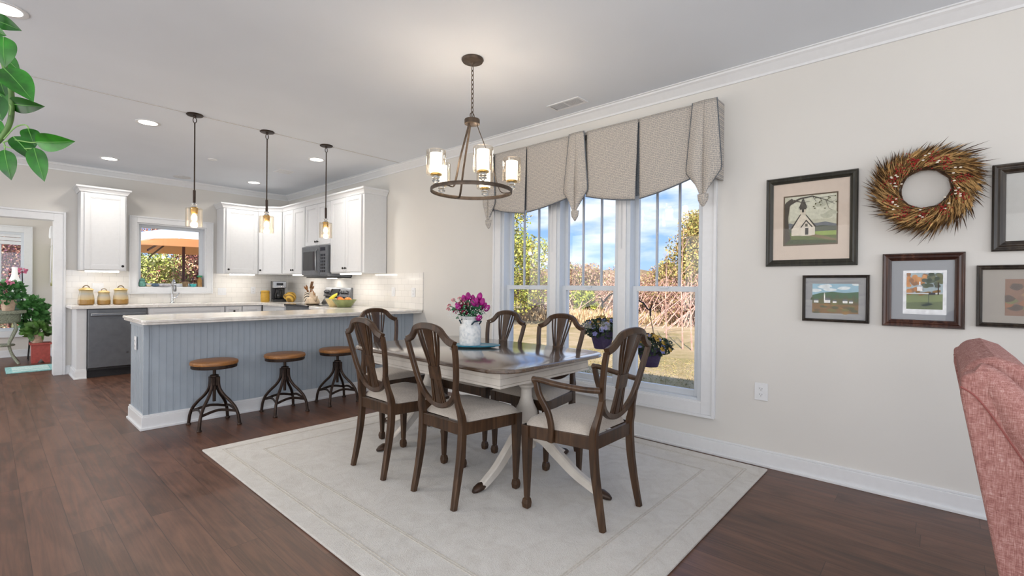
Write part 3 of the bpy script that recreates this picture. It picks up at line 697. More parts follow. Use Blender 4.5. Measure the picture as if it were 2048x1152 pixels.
# tea kettle on range
e=empty('tea_kettle',(3.12,6.64,.926),0,'cream stoneware tea kettle with wooden handle on the cooktop','kettle')
km=flat('c9b49a',.35,var=.1,name='kettle_enamel')
MB().lathe([(.08,0),(.098,.01),(.1,.03),(.085,.07),(.06,.095),(.045,.1),(.04,.16),(.03,.17),(.001,.175)],(0,0,0),26).build('body',km,e,smooth=True)
MB().tube([(0,-.08,.05),(0,-.12,.08),(0,-.14,.12)],[.018,.014,.01],10).build('spout',km,e,smooth=True)
MB().tube(bez((0,.06,.09),(0,.11,.2),(0,-.03,.24),(0,-.05,.13),10),.007,8).build('handle',us,e,smooth=True)
# bowls + fruit
def bowl(loc,r,h,mat,label):
    e=empty('fruit_bowl',loc,0,label,'bowl')
    MB().lathe([(r*.5,0),(r*.55,.006),(r*.8,h*.55),(r,h),(r*.96,h),(r*.75,h*.5),(r*.4,.015),(.001,.012)],(0,0,0),32).build('bowl_wall',mat,e,smooth=True,)
    return e
b1=(3.13,6.03,.915); b2=(3.14,5.78,.915)
bowl(b1,.115,.1,flat('d8c38f',.35,var=.12,scale=18,name='cream_flower_glaze'),'cream pottery bowl with bananas at the end of the range')
bowl(b2,.155,.1,flat('868f5f',.35,var=.12,scale=18,name='green_glaze'),'green pottery bowl of oranges and apples on the counter')
def fruit(kind,loc,r,c,label):
    e=empty(kind,loc,0,label,'fruit','fruit in the pottery bowls')
    MB().sphere((0,0,0),r,14,10,.93).build('flesh',flat(c,.4,var=.1,scale=20,name=kind+'_skin'),e,smooth=True)
    MB().tube([(0,0,r*.85),(.003,0,r*1.15)],.003,6).build('stem',flat('4b3a20',.8,name='stem'),e)
fruit('apple',(b2[0]-.02,b2[1]+.075,.915+.095),.042,'cf4a24','red-orange apple at the left of the green bowl')
fruit('orange',(b2[0]-.05,b2[1]-.005,.915+.09),.04,'e58a24','orange at the front of the green bowl')
fruit('orange',(b2[0]+.0,b2[1]-.08,.915+.092),.042,'e08a2c','orange at the right edge of the green bowl')
fruit('peach',(b2[0]+.06,b2[1]+.0,.915+.09),.04,'e79d4f','pale orange peach at the back of the green bowl')
for i,(dy,l) in enumerate(((-.02,'yellow banana curving over the cream bowl, nearer the range'),(.015,'yellow banana curving over the cream bowl, nearer the green bowl'))):
    e=empty('banana',(b1[0],b1[1]-dy,b1[2]+.075),0,l,'fruit','fruit in the pottery bowls')
    MB().tube(bez((-.06,.03,0),(-.03,.0,.05),(.01,-.01,.07),(.03,-.02+dy,.1),10),[.008,.014,.017,.018,.018,.018,.018,.017,.014,.009,.006],8).build('peel',flat('d7cf3d',.45,var=.08,name='banana_peel'),e,smooth=True)
# sill items
sz=KZ0+.012
def sill(name,x,prof,mat,label,cat,parts=(),y=K+.04,sx=1):
    e=empty(name,(x,y,sz),0,label,cat); MB().lathe(prof,(0,0,0),16,'z',sx).build('body',mat,e,smooth=True)
    for nm,pr,mm in parts: MB().lathe(pr,(0,0,0),14).build(nm,mm,e,smooth=True)
teal=flat('3f8f8c',.3,var=.15,name='teal_glaze'); tg=flat('5c8f84',.4,var=.2,name='patina_green')
sill('ceramic_frog',1.51,[(.03,0),(.042,.01),(.045,.05),(.03,.085),(.035,.1),(.02,.118),(.001,.12)],tg,'green patina figurine at the left end of the kitchen sill','figurine',[('ear',[(.001,.11),(.01,.12),(.001,.13)],tg)])
sill('small_dish',1.585,[(.015,0),(.03,.005),(.035,.03),(.033,.03),(.02,.008)],flat('d8c5a6',.5,name='shell_cream'),'small cream shell dish beside the green figurine','dish')
sill('blue_stone',1.665,[(.02,0),(.045,.01),(.05,.028),(.03,.048),(.001,.052)],flat('4e6479',.5,var=.2,name='blue_stone'),'smooth blue stone on the kitchen sill','stone')
sill('pale_shell',1.77,[(.03,0),(.07,.008),(.08,.03),(.06,.045),(.001,.05)],flat('b9b6ba',.5,var=.2,name='shell_grey'),'long pale grey shell on the kitchen sill','shell',sx=1.0)
sill('glass_tumbler',2.035,[(.028,0),(.034,.002),(.04,.08),(.037,.08),(.031,.006)],flat('a28a6e',.1,var=.1,trans=.4,name='amber_glass'),'small amber glass tumbler right of the faucet on the sill','glass')
sill('teal_bowl',2.135,[(.02,0),(.035,.008),(.05,.045),(.047,.045),(.03,.012),(.001,.01)],flat('48b3b5',.25,var=.1,name='bright_teal'),'small bright teal bowl on the kitchen sill','bowl')
sill('glass_bottle',2.225,[(.03,0),(.034,.004),(.034,.1),(.02,.13),(.018,.15)],flat('b58b52',.1,var=.1,trans=.3,name='honey_glass'),'honey-coloured bottle with a green lid at the right end of the sill','bottle',[('lid',[(.033,.15),(.035,.155),(.035,.175),(.001,.18)],flat('2f8a5f',.4,name='green_lid'))])
# ---------------------------------------------------------------- stools
def make_stool():
    e=empty('bar_stool',(0,0,0)); br=MT['bronze']
    s=MB().lathe([(.165,.518),(.178,.522),(.18,.535),(.176,.548),(.165,.552),(.001,.553)],(0,0,0),40).build('seat',MT['stoolwood'],e,smooth=True)
    b=MB().lathe([(.15,.492),(.17,.492),(.172,.5),(.172,.52),(.15,.52)],(0,0,0),40).build('seat_band',br,e,smooth=True)
    m=MB()
    for k in range(10): a=2*PI*k/10; m.sphere((.172*math.cos(a),.172*math.sin(a),.506),.005,6,4)
    m.build('rivet',br,b)
    MB().lathe([(.05,.485),(.05,.492)],(0,0,0),16).lathe([(.013,.2),(.013,.49)],(0,0,0),12).build('screw_post',br,e,smooth=True)
    MB().lathe([(.024,.3),(.024,.415),(.034,.415),(.034,.425),(.02,.43)],(0,0,0),16).build('collar',br,e,smooth=True)
    for k in range(4):
        a=PI/4+k*PI/2; c,s_=math.cos(a),math.sin(a)
        P=[(.034,.41),(.036,.36),(.045,.31),(.08,.255),(.13,.205),(.175,.15),(.2,.09),(.208,.04),(.212,0.004)]
        pts=spline([(r*c,r*s_,z) for r,z in P],4)
        lg=MB().tube(pts,.0125,10).build('leg',br,e,smooth=True)
        MB().box((.028*c-.016,.028*s_-.016,.335),(.028*c+.016,.028*s_+.016,.412)).build('bracket',br,lg,bevel=.004)
        MB().lathe([(.018,0),(.02,.004),(.016,.014)],(.212*c,.212*s_,0),12).build('foot',br,lg,smooth=True)
    for k in range(4):
        a=PI/4+k*PI/2; b2=a+PI/2; r=.186
        p0=(r*math.cos(a),r*math.sin(a),.118); p1=(r*math.cos(b2),r*math.sin(b2),.118)
        mid=((p0[0]+p1[0])/2*.9,(p0[1]+p1[1])/2*.9,.145)
        MB().bar(spline([p0,mid,p1],6),.022,.006,(math.cos(a+PI/4),math.sin(a+PI/4),0)).build('stretcher',br,e)
    return e
st=make_stool()
tag(st,'round wood-topped metal stool nearest the free end of the peninsula','stool','industrial stools along the peninsula'); st.location=(1.315,4.612,0); st.rotation_euler=(0,0,0.0)
copy_tree(st,None,(1.905,4.612,0),.02,'round wood-topped metal stool, middle of the three at the peninsula')
copy_tree(st,None,(2.435,4.612,0),-.03,'round wood-topped metal stool nearest the dining chairs at the peninsula')
# ---------------------------------------------------------------- rug
e=MB()
RX0,RX1,RY0,RY1=1.045,3.475,.835,3.93
m=MB(); n=60
m.box((RX0,RY0,.001),(RX1,RY1,.013))
rug=m.build('area_rug',MT['rug'],bevel=.004); tag(rug,'large cream pile rug with faint border pattern under the dining table','rug')
rb=MB(); 
for o in (.10,.115,.30,.312): 
    w=.006
    rb.box((RX0+o,RY0+o,.013),(RX0+o+w,RY1-o,.0145)).box((RX1-o-w,RY0+o,.013),(RX1-o,RY1-o,.0145)).box((RX0+o,RY0+o,.013),(RX1-o,RY0+o+w,.0145)).box((RX0+o,RY1-o-w,.013),(RX1-o,RY1-o,.0145))
rb.build('border_stitching',flat('c6c1b9',.98,var=.1,scale=90,name='rug_border'),rug)
RZ=.013
# ---------------------------------------------------------------- table
TX0,TX1,TY0,TY1=1.80,2.885,1.675,3.28; tcx,tcy=(TX0+TX1)/2,(TY0+TY1)/2
e=empty('dining_table',(tcx,tcy,RZ),0,'double pedestal dining table with glossy dark top and white painted base','table')
def rrect(x0,y0,x1,y1,r,n=8,bulge=0):
    out=[]
    for cx,cy,a0 in ((x1-r,y1-r,0),(x0+r,y1-r,90),(x0+r,y0+r,180),(x1-r,y0+r,270)):
        for k in range(n+1):
            a=math.radians(a0+90*k/n); out.append((cx+r*math.cos(a),cy+r*math.sin(a)))
    return out
hx,hy=(TX1-TX0)/2,(TY1-TY0)/2
P=rrect(-hx,-hy,hx,hy,.17,10)
def off(P,d): 
    return [(x*(1-d/hx),y*(1-d/hy)) for x,y in P]
rs=[[(x,y,.735-RZ+0) for x,y in off(P,.012)],[(x,y,.738-RZ) for x,y in off(P,.004)],[(x,y,.746-RZ) for x,y in P],[(x,y,.756-RZ) for x,y in off(P,.004)],[(x,y,.76-RZ) for x,y in off(P,.01)]]
MB().rings(rs).build('tabletop',MT['tabletop'],e,smooth=30)
ax,ay=hx-.10,hy-.12
m=MB()
m.rframe('z',-ax,ax,-ay,ay,.022,.655-RZ,.692-RZ); m.rframe('z',-ax+.002,ax-.002,-ay+.002,ay-.002,.02,.692-RZ,.733-RZ)
m.rframe('z',-ax-.004,ax+.004,-ay-.004,ay+.004,.024,.64-RZ,.655-RZ)
m.build('apron',MT['tabwhite'],e,bevel=.002)
MB().tube(bez((.03,-ay-.012,.727-RZ),(.03,-ay-.012,.705-RZ),(.06,-ay-.012,.705-RZ),(.06,-ay-.012,.727-RZ),8),.003,6).build('leaf_latch',MT['bronze'],e)
for sy,py in ((-1,-.50),(1,.50)):
    m=MB().box((-.3,py-.05,.655-RZ),(.3,py+.05,.69-RZ))
    m.lathe([(.065,.655-RZ),(.068,.63-RZ),(.045,.61-RZ),(.036,.585-RZ),(.048,.575-RZ),(.048,.565-RZ),(.034,.55-RZ),(.036,.50-RZ),(.05,.455-RZ),(.068,.42-RZ),(.074,.39-RZ),(.064,.36-RZ),(.042,.345-RZ),(.055,.335-RZ),(.06,.32-RZ),(.045,.30-RZ),(.056,.28-RZ),(.066,.18-RZ),(.05,.165-RZ),(.03,.15-RZ)],(0,py,0),30)
    m.build('pedestal',MT['tabwhite'],e,smooth=True)
    for ang,L in ((180,.40),(0,.40),(270 if sy<0 else 90,.56)):
        a=math.radians(ang); c,s=math.cos(a),math.sin(a)
        k=L/.56
        Pp=[(.05,.26),(.13*k+.01,.245),(.25*k,.175),(.38*k,.095),(.50*k,.045),(L,.024)]
        pts=spline([(r*c,py+r*s,z) for r,z in Pp],5); nn=len(pts)
        ww=[.085-.045*(i/(nn-1)) for i in range(nn)]
        lg=MB().bar(pts,ww,.046,(-s,c,0)).build('leg',MT['tabwhite'],e,smooth=20)
        ft=MB()
        for q,(r,z,h) in enumerate(((L-.01,.024,.026),(L+.02,.022,.027),(L+.045,.018,.022),(L+.062,.013,.014))): pass
        ft.rings([[ (r*c-s*hw*math.cos(t),py+r*s+c*hw*math.cos(t),z+hz*math.sin(t)) for t in [2*PI*j/12 for j in range(12)]] for r,z,hw,hz in ((L-.015,.026,.024,.024),(L+.015,.025,.029,.025),(L+.045,.02,.024,.019),(L+.065,.014,.012,.01))]).build('paw_cap',MT['foot'],lg,smooth=True)
# ---------------------------------------------------------------- chairs
def make_chair(arms=False,w=1.0):
    e=empty('dining_armchair' if arms else 'dining_chair'); cw=MT['chair']
    rw=.172*w; fw=.235*w
    # lean of the back plane
    def Y(z): return -.185 if z<.45 else -.185-.20*(z-.45)-.05*max(0,z-.8)
    def P(x,z,d=0): return (x,Y(z)+d,z)
    # rear legs with post up to the shield
    for s in (-1,1):
        pts=spline([(s*(rw+.004),-.245,0),(s*rw,-.215,.15),(s*rw,-.192,.3),(s*rw,Y(.44),.44),(s*(rw-.0),Y(.5),.5),(s*(rw-.012),Y(.56)+.0,.56),(s*(rw-.016),Y(.64),.64)],4)
        k=len(pts); wd=[.030+.008*min(1,i/8) if i<k-9 else .038-.012*((i-(k-9))/8) for i in range(k)]
        MB().bar(pts,[.03+.012*math.sin(PI*min(1,i/(k*.8)))for i in range(k)],wd,(1,0,0)).build('leg',cw,e,smooth=20)
    for s in (-1,1):
        m=MB(); x,y=s*fw,.19
        rs=[]
        for h,zz in ((.013,.0),(.017,.006),(.02,.03),(.0165,.052),(.0115,.058),(.0125,.066),(.0225,.36),(.0235,.452)):
            xo=-s*(.0235-h)*.3
            rs.append([(x+a*h+xo,y+b*h,zz) for a,b in ((-1,-1),(1,-1),(1,1),(-1,1))])
        m.rings(rs).build('leg',cw,e,bevel=.002)
    # seat rails
    m=MB()
    bw=rw
    def rail(p,q,t=.022,z0=.385,z1=.452):
        p=Vector(p+(0,));q=Vector(q+(0,)); d=(q-p).normalized(); n=Vector((d.y,-d.x,0))*t/2
        vs=[tuple(v+Vector((0,0,z))) for z in (z0,z1) for v in (p-n,q-n,p+n,q+n)]
        m.add(vs,[(0,2,3,1),(4,5,7,6),(0,1,5,4),(2,6,7,3),(0,4,6,2),(1,3,7,5)])
    rail((-bw,-.187),(bw,-.187)); rail((-fw,.198),(fw,.198)); rail((-bw-.002,-.187),(-fw-.002,.195)); rail((bw+.002,-.187),(fw+.002,.195))
    m.build('seat_rail',cw,e,bevel=.003)
    # cushion
    m=MB(); nu,nv=14,14
    def top(u,v):
        wv=(bw+.004)+(fw-bw+.012)*v; a=2*u-1
        x=a*wv; y=-.165+.375*v+ (.012*(1-a*a) if v>.5 else 0)*(v-.5)*2
        ed=min(1,(1-abs(a))*6)*min(1,(1-abs(2*v-1))*6); ed=max(0,ed)**.45
        return (x,y,.452+.036*ed+.022*(1-a*a)*(1-(2*v-1)**2))
    m.grid(top,nu,nv); 
    m.add([top(0,0),top(1,0),top(1,1),top(0,1)],[(3,2,1,0)])
    m.build('seat_cushion',MT['seatfab'],e,smooth=60)
    # shield frame (half profile, mirrored)
    cr=[(0,.975),(.06,.970),(.105,.955),(.13,.928),(.16,.902),(.205,.886)]
    sd=[(.205,.886),(.198,.82),(.184,.74),(.165,.66),(.14,.60),(.10,.555),(.05,.53),(0,.522)]
    cr=[(x*w,z) for x,z in cr]; sd=[(x*w,z) for x,z in sd]
    half=[P(x,z) for x,z in cr]
    tp=spline([P(-x,z) for x,z in cr[::-1]]+half[1:],4)
    nrm=(0,1,-.2)
    MB().bar([Vector(p)+Vector((0,0,.0)) for p in tp],[.036]*len(tp),.028,nrm).build('crest_rail',cw,e,smooth=25)
    sp=spline([P(x,z) for x,z in sd]+[P(-x,z) for x,z in sd[::-1]][1:],4)
    MB().bar(sp,.030,.027,nrm).build('shield_frame',cw,e,smooth=25)
    # splat: centre blade + curved ribs
    m=MB()
    cb=[(.0,.962),(.0,.86),(0,.76),(0,.70),(0,.62),(0,.53)]
    pts=spline([P(0,z) for _,z in cb],4); k=len(pts)
    zs=[p.z for p in pts]
    def wid(z): 
        if z>.74: return .034+.05*((z-.74)/.22)**1.4
        if z>.66: return .036
        return .036+.01*(.66-z)/.13
    m.bar(pts,[wid(z) for z in zs],.014,nrm)
    for s in (-1,1):
        for (xt,xm,xb) in ((.062,.026,.036),(.09,.036,.054)):
            q=spline([P(s*xt*w,.958),P(s*(xt*.86)*w,.89),P(s*(xt*.62)*w,.81),P(s*xm,.74),P(s*xm,.68),P(s*(xm+xb)/2,.60),P(s*xb,.53)],4)
            m.bar(q,.009,.013,nrm)
    m.bar([P(-.041,.745,.003),P(-.041,.68,.003)],.001,.001,nrm)
    m.obox(P(0,.712),(.086,.017,.075),Matrix.Rotation(math.atan(.2),3,'X'))
    m.build('splat',cw,e,smooth=25)
    if arms:
        for s in (-1,1):
            a=spline([P(s*(.19*w),.69),(s*.235,-.16,.69),(s*.27,-.02,.70),(s*.285,.08,.712),(s*.288,.125,.708)],5)
            MB().tube(a,[.015]*(len(a)-3)+[.018,.019,.014],10).build('armrest',cw,e,smooth=True)
            pz=spline([(s*.284,.105,.70),(s*.28,.085,.63),(s*.262,.045,.55),(s*.25,.03,.47),(s*.247,.035,.39)],5)
            MB().bar(pz,.032,.024,(1,0,0)).build('arm_support',cw,e,smooth=25)
    return e
G='shield-back dining chairs around the table'
ch=make_chair(); tag(ch,'shield-back dining chair on the near side of the table, nearest the camera','chair',G); ch.location=(1.915,2.085,RZ); ch.rotation_euler=(0,0,-PI/2)
copy_tree(ch,None,(1.88,2.70,RZ),-PI/2,'shield-back dining chair on the near side, closer to the bar stools')
copy_tree(ch,None,(2.30,3.40,RZ),PI,'shield-back dining chair at the far table end, in front of the peninsula')
copy_tree(ch,None,(2.635,2.125,RZ),PI/2,'shield-back dining chair by the centre window, below the hanging flower basket')
copy_tree(ch,None,(2.645,2.70,RZ),PI/2,'shield-back dining chair by the left window, behind the vase')
ac=make_chair(True,1.07); tag(ac,'shield-back armchair with open wooden arms at the near end of the table','chair',G); ac.location=(2.21,1.455,RZ)
# ---------------------------------------------------------------- tray, jug, bouquet
e=empty('serving_tray',(2.408,2.535,.761),math.radians(-48),'oval turquoise tray under the white jug on the table','tray')
tq=flat('7fb2bf',.25,var=.1,name='turquoise_glaze'); tq2=flat('2d7f9a',.3,var=.1,name='deep_turquoise')
MB().lathe([(.12,0),(.15,.003),(.185,.014),(.18,.016),(.14,.008),(.001,.007)],(0,0,0),44,'z',1.0,.55).build('tray_base',tq,e,smooth=True)
MB().lathe([(.186,.0105),(.19,.014),(.186,.018),(.18,.0165)],(0,0,0),44,'z',1.0,.55).build('rim',tq2,e,smooth=True)
jx,jy=2.385,2.56
e=empty('milk_jug_vase',(jx,jy,.77),0,'white milk-can shaped ceramic vase with a metal handle on a turquoise tray','vase')
e.scale=(1.2,1.2,1.32)
wg=NT('white_crackle'); wv=wg.coord(); ff=wg.noise(wv,60,3); wg.base(wg.ramp(ff,[(.3,'cfd6da'),(.6,'eef0f0')])); wg.set(Roughness=.22); wg=wg.mat
MB().lathe([(.058,0),(.064,.006),(.066,.02),(.067,.09),(.064,.108),(.05,.122),(.048,.145),(.058,.16),(.06,.165),(.056,.165),(.045,.148),(.045,.12),(.05,.02),(.001,.01)],(0,0,0),36).build('body',wg,e,smooth=True)
a=math.radians(-95)
for aa in (a,a+PI):
    c,s=math.cos(aa),math.sin(aa)
    MB().tube([(.053*c-.03*s,.053*s+.03*c,.122),(.074*c-.026*s,.074*s+.026*c,.138),(.082*c,.082*s,.142),(.074*c+.026*s,.074*s-.026*c,.138),(.053*c+.03*s,.053*s-.03*c,.122)],.0045,8).build('handle',flat('2c4450',.35,.6,name='teal_metal'),e,smooth=True)
e=empty('flower_bouquet',(jx,jy,.965),0,'bouquet of magenta tulips, pink carnations and baby\'s breath in the white vase','flowers')
e.scale=(1.25,1.25,1.25)
gm=flat('2c6b45',.5,var=.25,scale=40,name='stem_green'); mg=flat('a3187e',.5,var=.25,scale=60,name='magenta_petal'); rd=flat('a01f4e',.6,var=.3,scale=60,name='crimson_petal'); pk=flat('dd98a0',.6,var=.15,scale=60,name='pale_pink_petal'); wh=flat('e8eeee',.7,var=0,name='babys_breath_white')
R2=random.Random(3)
camr=Vector((math.cos(YAW),-math.sin(YAW),0)); camf=Vector((math.sin(YAW),math.cos(YAW),0))
def stem(p,par,r=.0022):
    mid=Vector((p.x*.35,p.y*.35,p.z*.5)); MB().tube(spline([Vector((p.x*.12,p.y*.12,-.06)),mid,p],4),r,6).build('stem',gm,par,smooth=True)
def tulip(p):
    m=MB(); d=(p-Vector((0,0,-.05))).normalized(); q=d.to_track_quat('Z','Y').to_matrix()
    rs=[[p+q@Vector((r*math.cos(2*PI*j/12)*(1+.12*math.cos(3*2*PI*j/12)),r*math.sin(2*PI*j/12),z)) for j in range(12)] for r,z in ((.004,-.004),(.013,.003),(.017,.014),(.016,.026),(.010,.037),(.003,.043))]
    o=m.rings(rs).build('tulip',mg,e,smooth=True); stem(p,o)
def carn(p,mat,r=.018):
    m=MB()
    for k in range(26):
        d=Vector((R2.gauss(0,1),R2.gauss(0,1),R2.gauss(.4,1))).normalized(); u=d.orthogonal().normalized(); v=d.cross(u)
        c=p+d*r*.55; s=r*.55
        m.add([c-u*s*.5,c+d*s*.8-u*s*.7+v*s*.3,c+d*s+v*s*.1,c+d*s*.8+u*s*.7-v*s*.3,c+u*s*.5],[(0,1,2,3,4)])
    o=m.build('carnation',mat,e); stem(p,o)
def B(r,f,z): return camr*r+camf*f+Vector((0,0,z))
for r,f,z in ((-.012,0,.115),(.048,.01,.115),(.03,-.02,.085),(.062,-.01,.085),(.085,0,.05),(.045,-.045,.0),(.04,.02,.095),(.01,.02,.1),(.03,.0,.06),(-.035,.01,.10),(.07,.02,.06),(.015,-.03,.075),(-.06,-.03,.06)): tulip(B(r,f,z))
for r,f,z in ((-.055,-.01,.09),(-.04,-.02,.07),(-.055,0,.05),(-.03,-.035,.04),(-.085,0,.045),(-.02,0,.08),(0,.03,.06),(-.065,.02,.065),(.07,.03,.07)): carn(B(r,f,z),rd)
for r,f,z in ((-.13,0,.055),(-.125,.01,.075),(-.10,0,.11),(-.065,0,.12),(-.035,0,.105),(-.005,-.02,.09)): carn(B(r,f,z),pk,.012)
m=MB()
for k in range(150):
    a=R2.uniform(0,2*PI); d=R2.uniform(.01,.09); z=R2.uniform(0,.10); p=Vector((d*math.cos(a),d*math.sin(a),z)); u=Vector((R2.gauss(0,1),R2.gauss(0,1),R2.gauss(0,.6))).normalized(); v=u.orthogonal().normalized(); L=R2.uniform(.03,.05); w_=.009
    m.add([p,p+u*L*.4+v*w_,p+u*L,p+u*L*.4-v*w_],[(0,1,2,3)])
tag(m.build('foliage',gm,e),kind='stuff')
m=MB()
for k in range(420):
    a=R2.uniform(0,2*PI); d=.05+.085*R2.random()**.7; z=R2.uniform(-.005,.05)+max(0,d-.08)*R2.uniform(-.3,1.6); p=Vector((d*math.cos(a),d*math.sin(a),z)); m.sphere(p,R2.uniform(.0014,.003),5,3)
tag(m.build('babys_breath',wh,e),kind='stuff')
# ---------------------------------------------------------------- pendants
def make_pendant():
    e=empty('pendant_light',(0,0,CZ)); br=MT['bronze']
    MB().lathe([(.066,0),(.068,-.006),(.062,-.012),(.04,-.014),(.012,-.017),(.01,-.03)],(0,0,0),28).build('canopy',br,e,smooth=True)
    m=MB(); m.tube([(.014*math.cos(a),0,-.052+.024*math.sin(a)) for a in [2*PI*k/14 for k in range(14)]],.0035,6,True); m.build('ring_link',br,e,smooth=True)
    MB().lathe([(.0055,-.69),(.0055,-.075)],(0,0,0),10).lathe([(.0115,-.8),(.0115,-.69),(.007,-.685)],(0,0,0),12).build('rod',br,e,smooth=True)
    cr=MB()
    cr.lathe([(.008,-.8),(.02,-.807),(.024,-.815),(.02,-.823),(.012,-.827),(.02,-.832),(.026,-.84),(.02,-.848)],(0,0,0),12); cr.build('crystal_spacer',MT['crystal'],e)
    MB().lathe([(.03,-.848),(.031,-.852),(.028,-.9),(.001,-.901)],(0,0,0),18).build('socket',MT['brass'],e,smooth=True)
    MB().lathe([(.001,-.9),(.014,-.908),(.024,-.93),(.022,-.955),(.001,-.97)],(0,0,0),14).build('bulb',MT['bulb'],e,smooth=True)
    MB().lathe([(.02,-.852),(.066,-.853),(.068,-.858),(.068,-1.02),(.066,-1.02),(.066,-.858),(.02,-.855)],(0,0,0),36,caps=False).build('shade',MT['shade'],e,smooth=True)
    return e
pd=make_pendant(); tag(pd,'clear glass cylinder pendant on dark rod, hanging in front of the kitchen window','pendant lamp','pendants over the peninsula'); pd.location=(1.268,5.045,CZ)
copy_tree(pd,None,(1.893,5.045,CZ),0,'clear glass cylinder pendant on dark rod, middle of the three over the peninsula')
copy_tree(pd,None,(2.513,5.045,CZ),0,'clear glass cylinder pendant on dark rod, hanging nearest the microwave')
def lamp(kind,loc,energy,color=(1,.93,.84),size=.1,rot=(0,0,0),sy=None,name='lamp',spread=None):
    l=bpy.data.lights.new(name,kind); l.energy=energy; l.color=color
    if kind=='AREA':
        l.size=size
        if sy: l.shape='RECTANGLE'; l.size_y=sy
        if spread: l.spread=spread
    elif kind in('POINT','SPOT'): l.shadow_soft_size=size
    o=bpy.data.objects.new(name,l); COL.objects.link(o); o.location=loc; o.rotation_euler=rot; return o
for x in (1.268,1.893,2.513): lamp('POINT',(x,5.045,CZ-.99),3,size=.03,color=(1,.82,.6),name='pendant_glow')
# ---------------------------------------------------------------- chandelier
cxx,cyy=2.20,2.36
e=empty('chandelier',(cxx,cyy,CZ),0,'five-light ring chandelier with glass cylinders over the dining table','chandelier'); br=MT['bronze2']
MB().lathe([(.072,0),(.075,-.008),(.068,-.02),(.03,-.024),(.012,-.03),(.01,-.04)],(0,0,0),32).build('canopy',br,e,smooth=True)
m=MB(); z=-.05; k=0
while z>-.375:
    c,s=(1,0) if k%2 else (0,1)
    m.tube([(c*.0085*math.cos(a),s*.0085*math.cos(a),z-.014+.02*math.sin(a)) for a in [2*PI*q/12 for q in range(12)]],.0028,6,True); z-=.031; k+=1
m.build('chain',br,e,smooth=True)
MB().tube([(.019*math.cos(a),0,-.385+.022*math.sin(a)) for a in [2*PI*q/14 for q in range(14)]],.003,6,True).build('loop',br,e,smooth=True)
HZ=-.408
MB().lathe([(.01,HZ+.008),(.05,HZ),(.052,HZ-.004),(.052,HZ-.032),(.046,HZ-.035),(.001,HZ-.035)],(0,0,0),28).build('hub',br,e,smooth=True)
RR=.272; rz=-.892
m=MB(); pts=[(RR*math.cos(2*PI*k/64),RR*math.sin(2*PI*k/64),rz) for k in range(64)]
m.bar(pts,.009,.024,(0,0,1),True).build('ring',br,e,smooth=25)
A0=-YAW
for deg in (240,0,120):
    a=math.radians(deg)+A0; c,s=math.cos(a),math.sin(a)
    pts=spline([(r*c,r*s,z) for r,z in ((.035,HZ-.03),(.042,HZ-.06),(.085,HZ-.17),(.135,HZ-.30),(.17,HZ-.42),(.2,rz-.005),(.25,rz-.01),(RR-.004,rz-.008))],5)
    MB().bar(pts,.006,.014,(-s,c,0)).build('arm',br,e,smooth=25)
for k in range(5):
    a=math.radians(2+72*k)+A0; x,y=RR*math.cos(a),RR*math.sin(a)
    l=MB().lathe([(.008,rz+.012),(.01,rz+.016),(.024,rz+.024),(.026,rz+.034),(.016,rz+.04),(.026,rz+.046),(.026,rz+.056),(.016,rz+.064)],(x,y,0),12).build('crystal_holder',MT['crystal'],e)
    MB().lathe([(.012,rz+.062),(.036,rz+.066),(.038,rz+.074),(.034,rz+.078),(.001,rz+.08)],(x,y,0),20).build('cup',MT['brass'],l,smooth=True)
    MB().lathe([(.039,rz+.08),(.039,rz+.205),(.036,rz+.205),(.036,rz+.084)],(x,y,0),24).build('candle_sleeve',MT['frost'],l,smooth=True)
    MB().lathe([(.03,rz+.066),(.058,rz+.068),(.062,rz+.074),(.062,rz+.222),(.06,rz+.222),(.06,rz+.076),(.03,rz+.07)],(x,y,0),32,caps=False).build('glass_shade',MT['shade'],l,smooth=True)
    lamp('POINT',(cxx+x,cyy+y,CZ+rz+.25),1.5,size=.03,color=(1,.88,.72),name='chandelier_glow')
# ---------------------------------------------------------------- ceiling fittings
def can(x,y,label,on=True):
    e=empty('recessed_light',(x,y,CZ),0,label,'ceiling light','recessed ceiling lights')
    MB().lathe([(.075,.0),(.098,.0),(.1,-.004),(.094,-.007),(.075,-.004)],(0,0,0),32,caps=False).build('trim_ring',MT['white'],e,smooth=True)
    MB().lathe([(.076,-.0035),(.001,-.0045)],(0,0,0),28,caps=False).build('lens',MT['led'],e)
    lamp('AREA',(x,y,CZ-.02),9,size=.14,name='can_light',spread=math.radians(150))
can(.064,3.92,'lit recessed light at the top left above the hanging vine'); can(1.034,5.64,'lit recessed light left of the first pendant'); can(1.02,7.65,'lit recessed light above the left upper cabinet'); can(2.716,7.73,'lit recessed light above the white corner cabinets'); can(2.716,5.70,'lit recessed light beside the pendant nearest the microwave')
tag(MB().lathe([(.11,0),(.11,-.006),(.1,-.009),(.001,-.009)],(1.894,8.15,CZ),32).build('ceiling_speaker',flat('cfd0d2',.7,name='speaker_grille'),smooth=True),'round white ceiling speaker near the kitchen crown molding','speaker')
tag(MB().lathe([(.05,0),(.05,-.008),(.04,-.014),(.001,-.015)],(1.867,6.675,CZ),28).build('smoke_detector',MT['white'],smooth=True),'small round white sprinkler cover in the kitchen ceiling','detector')
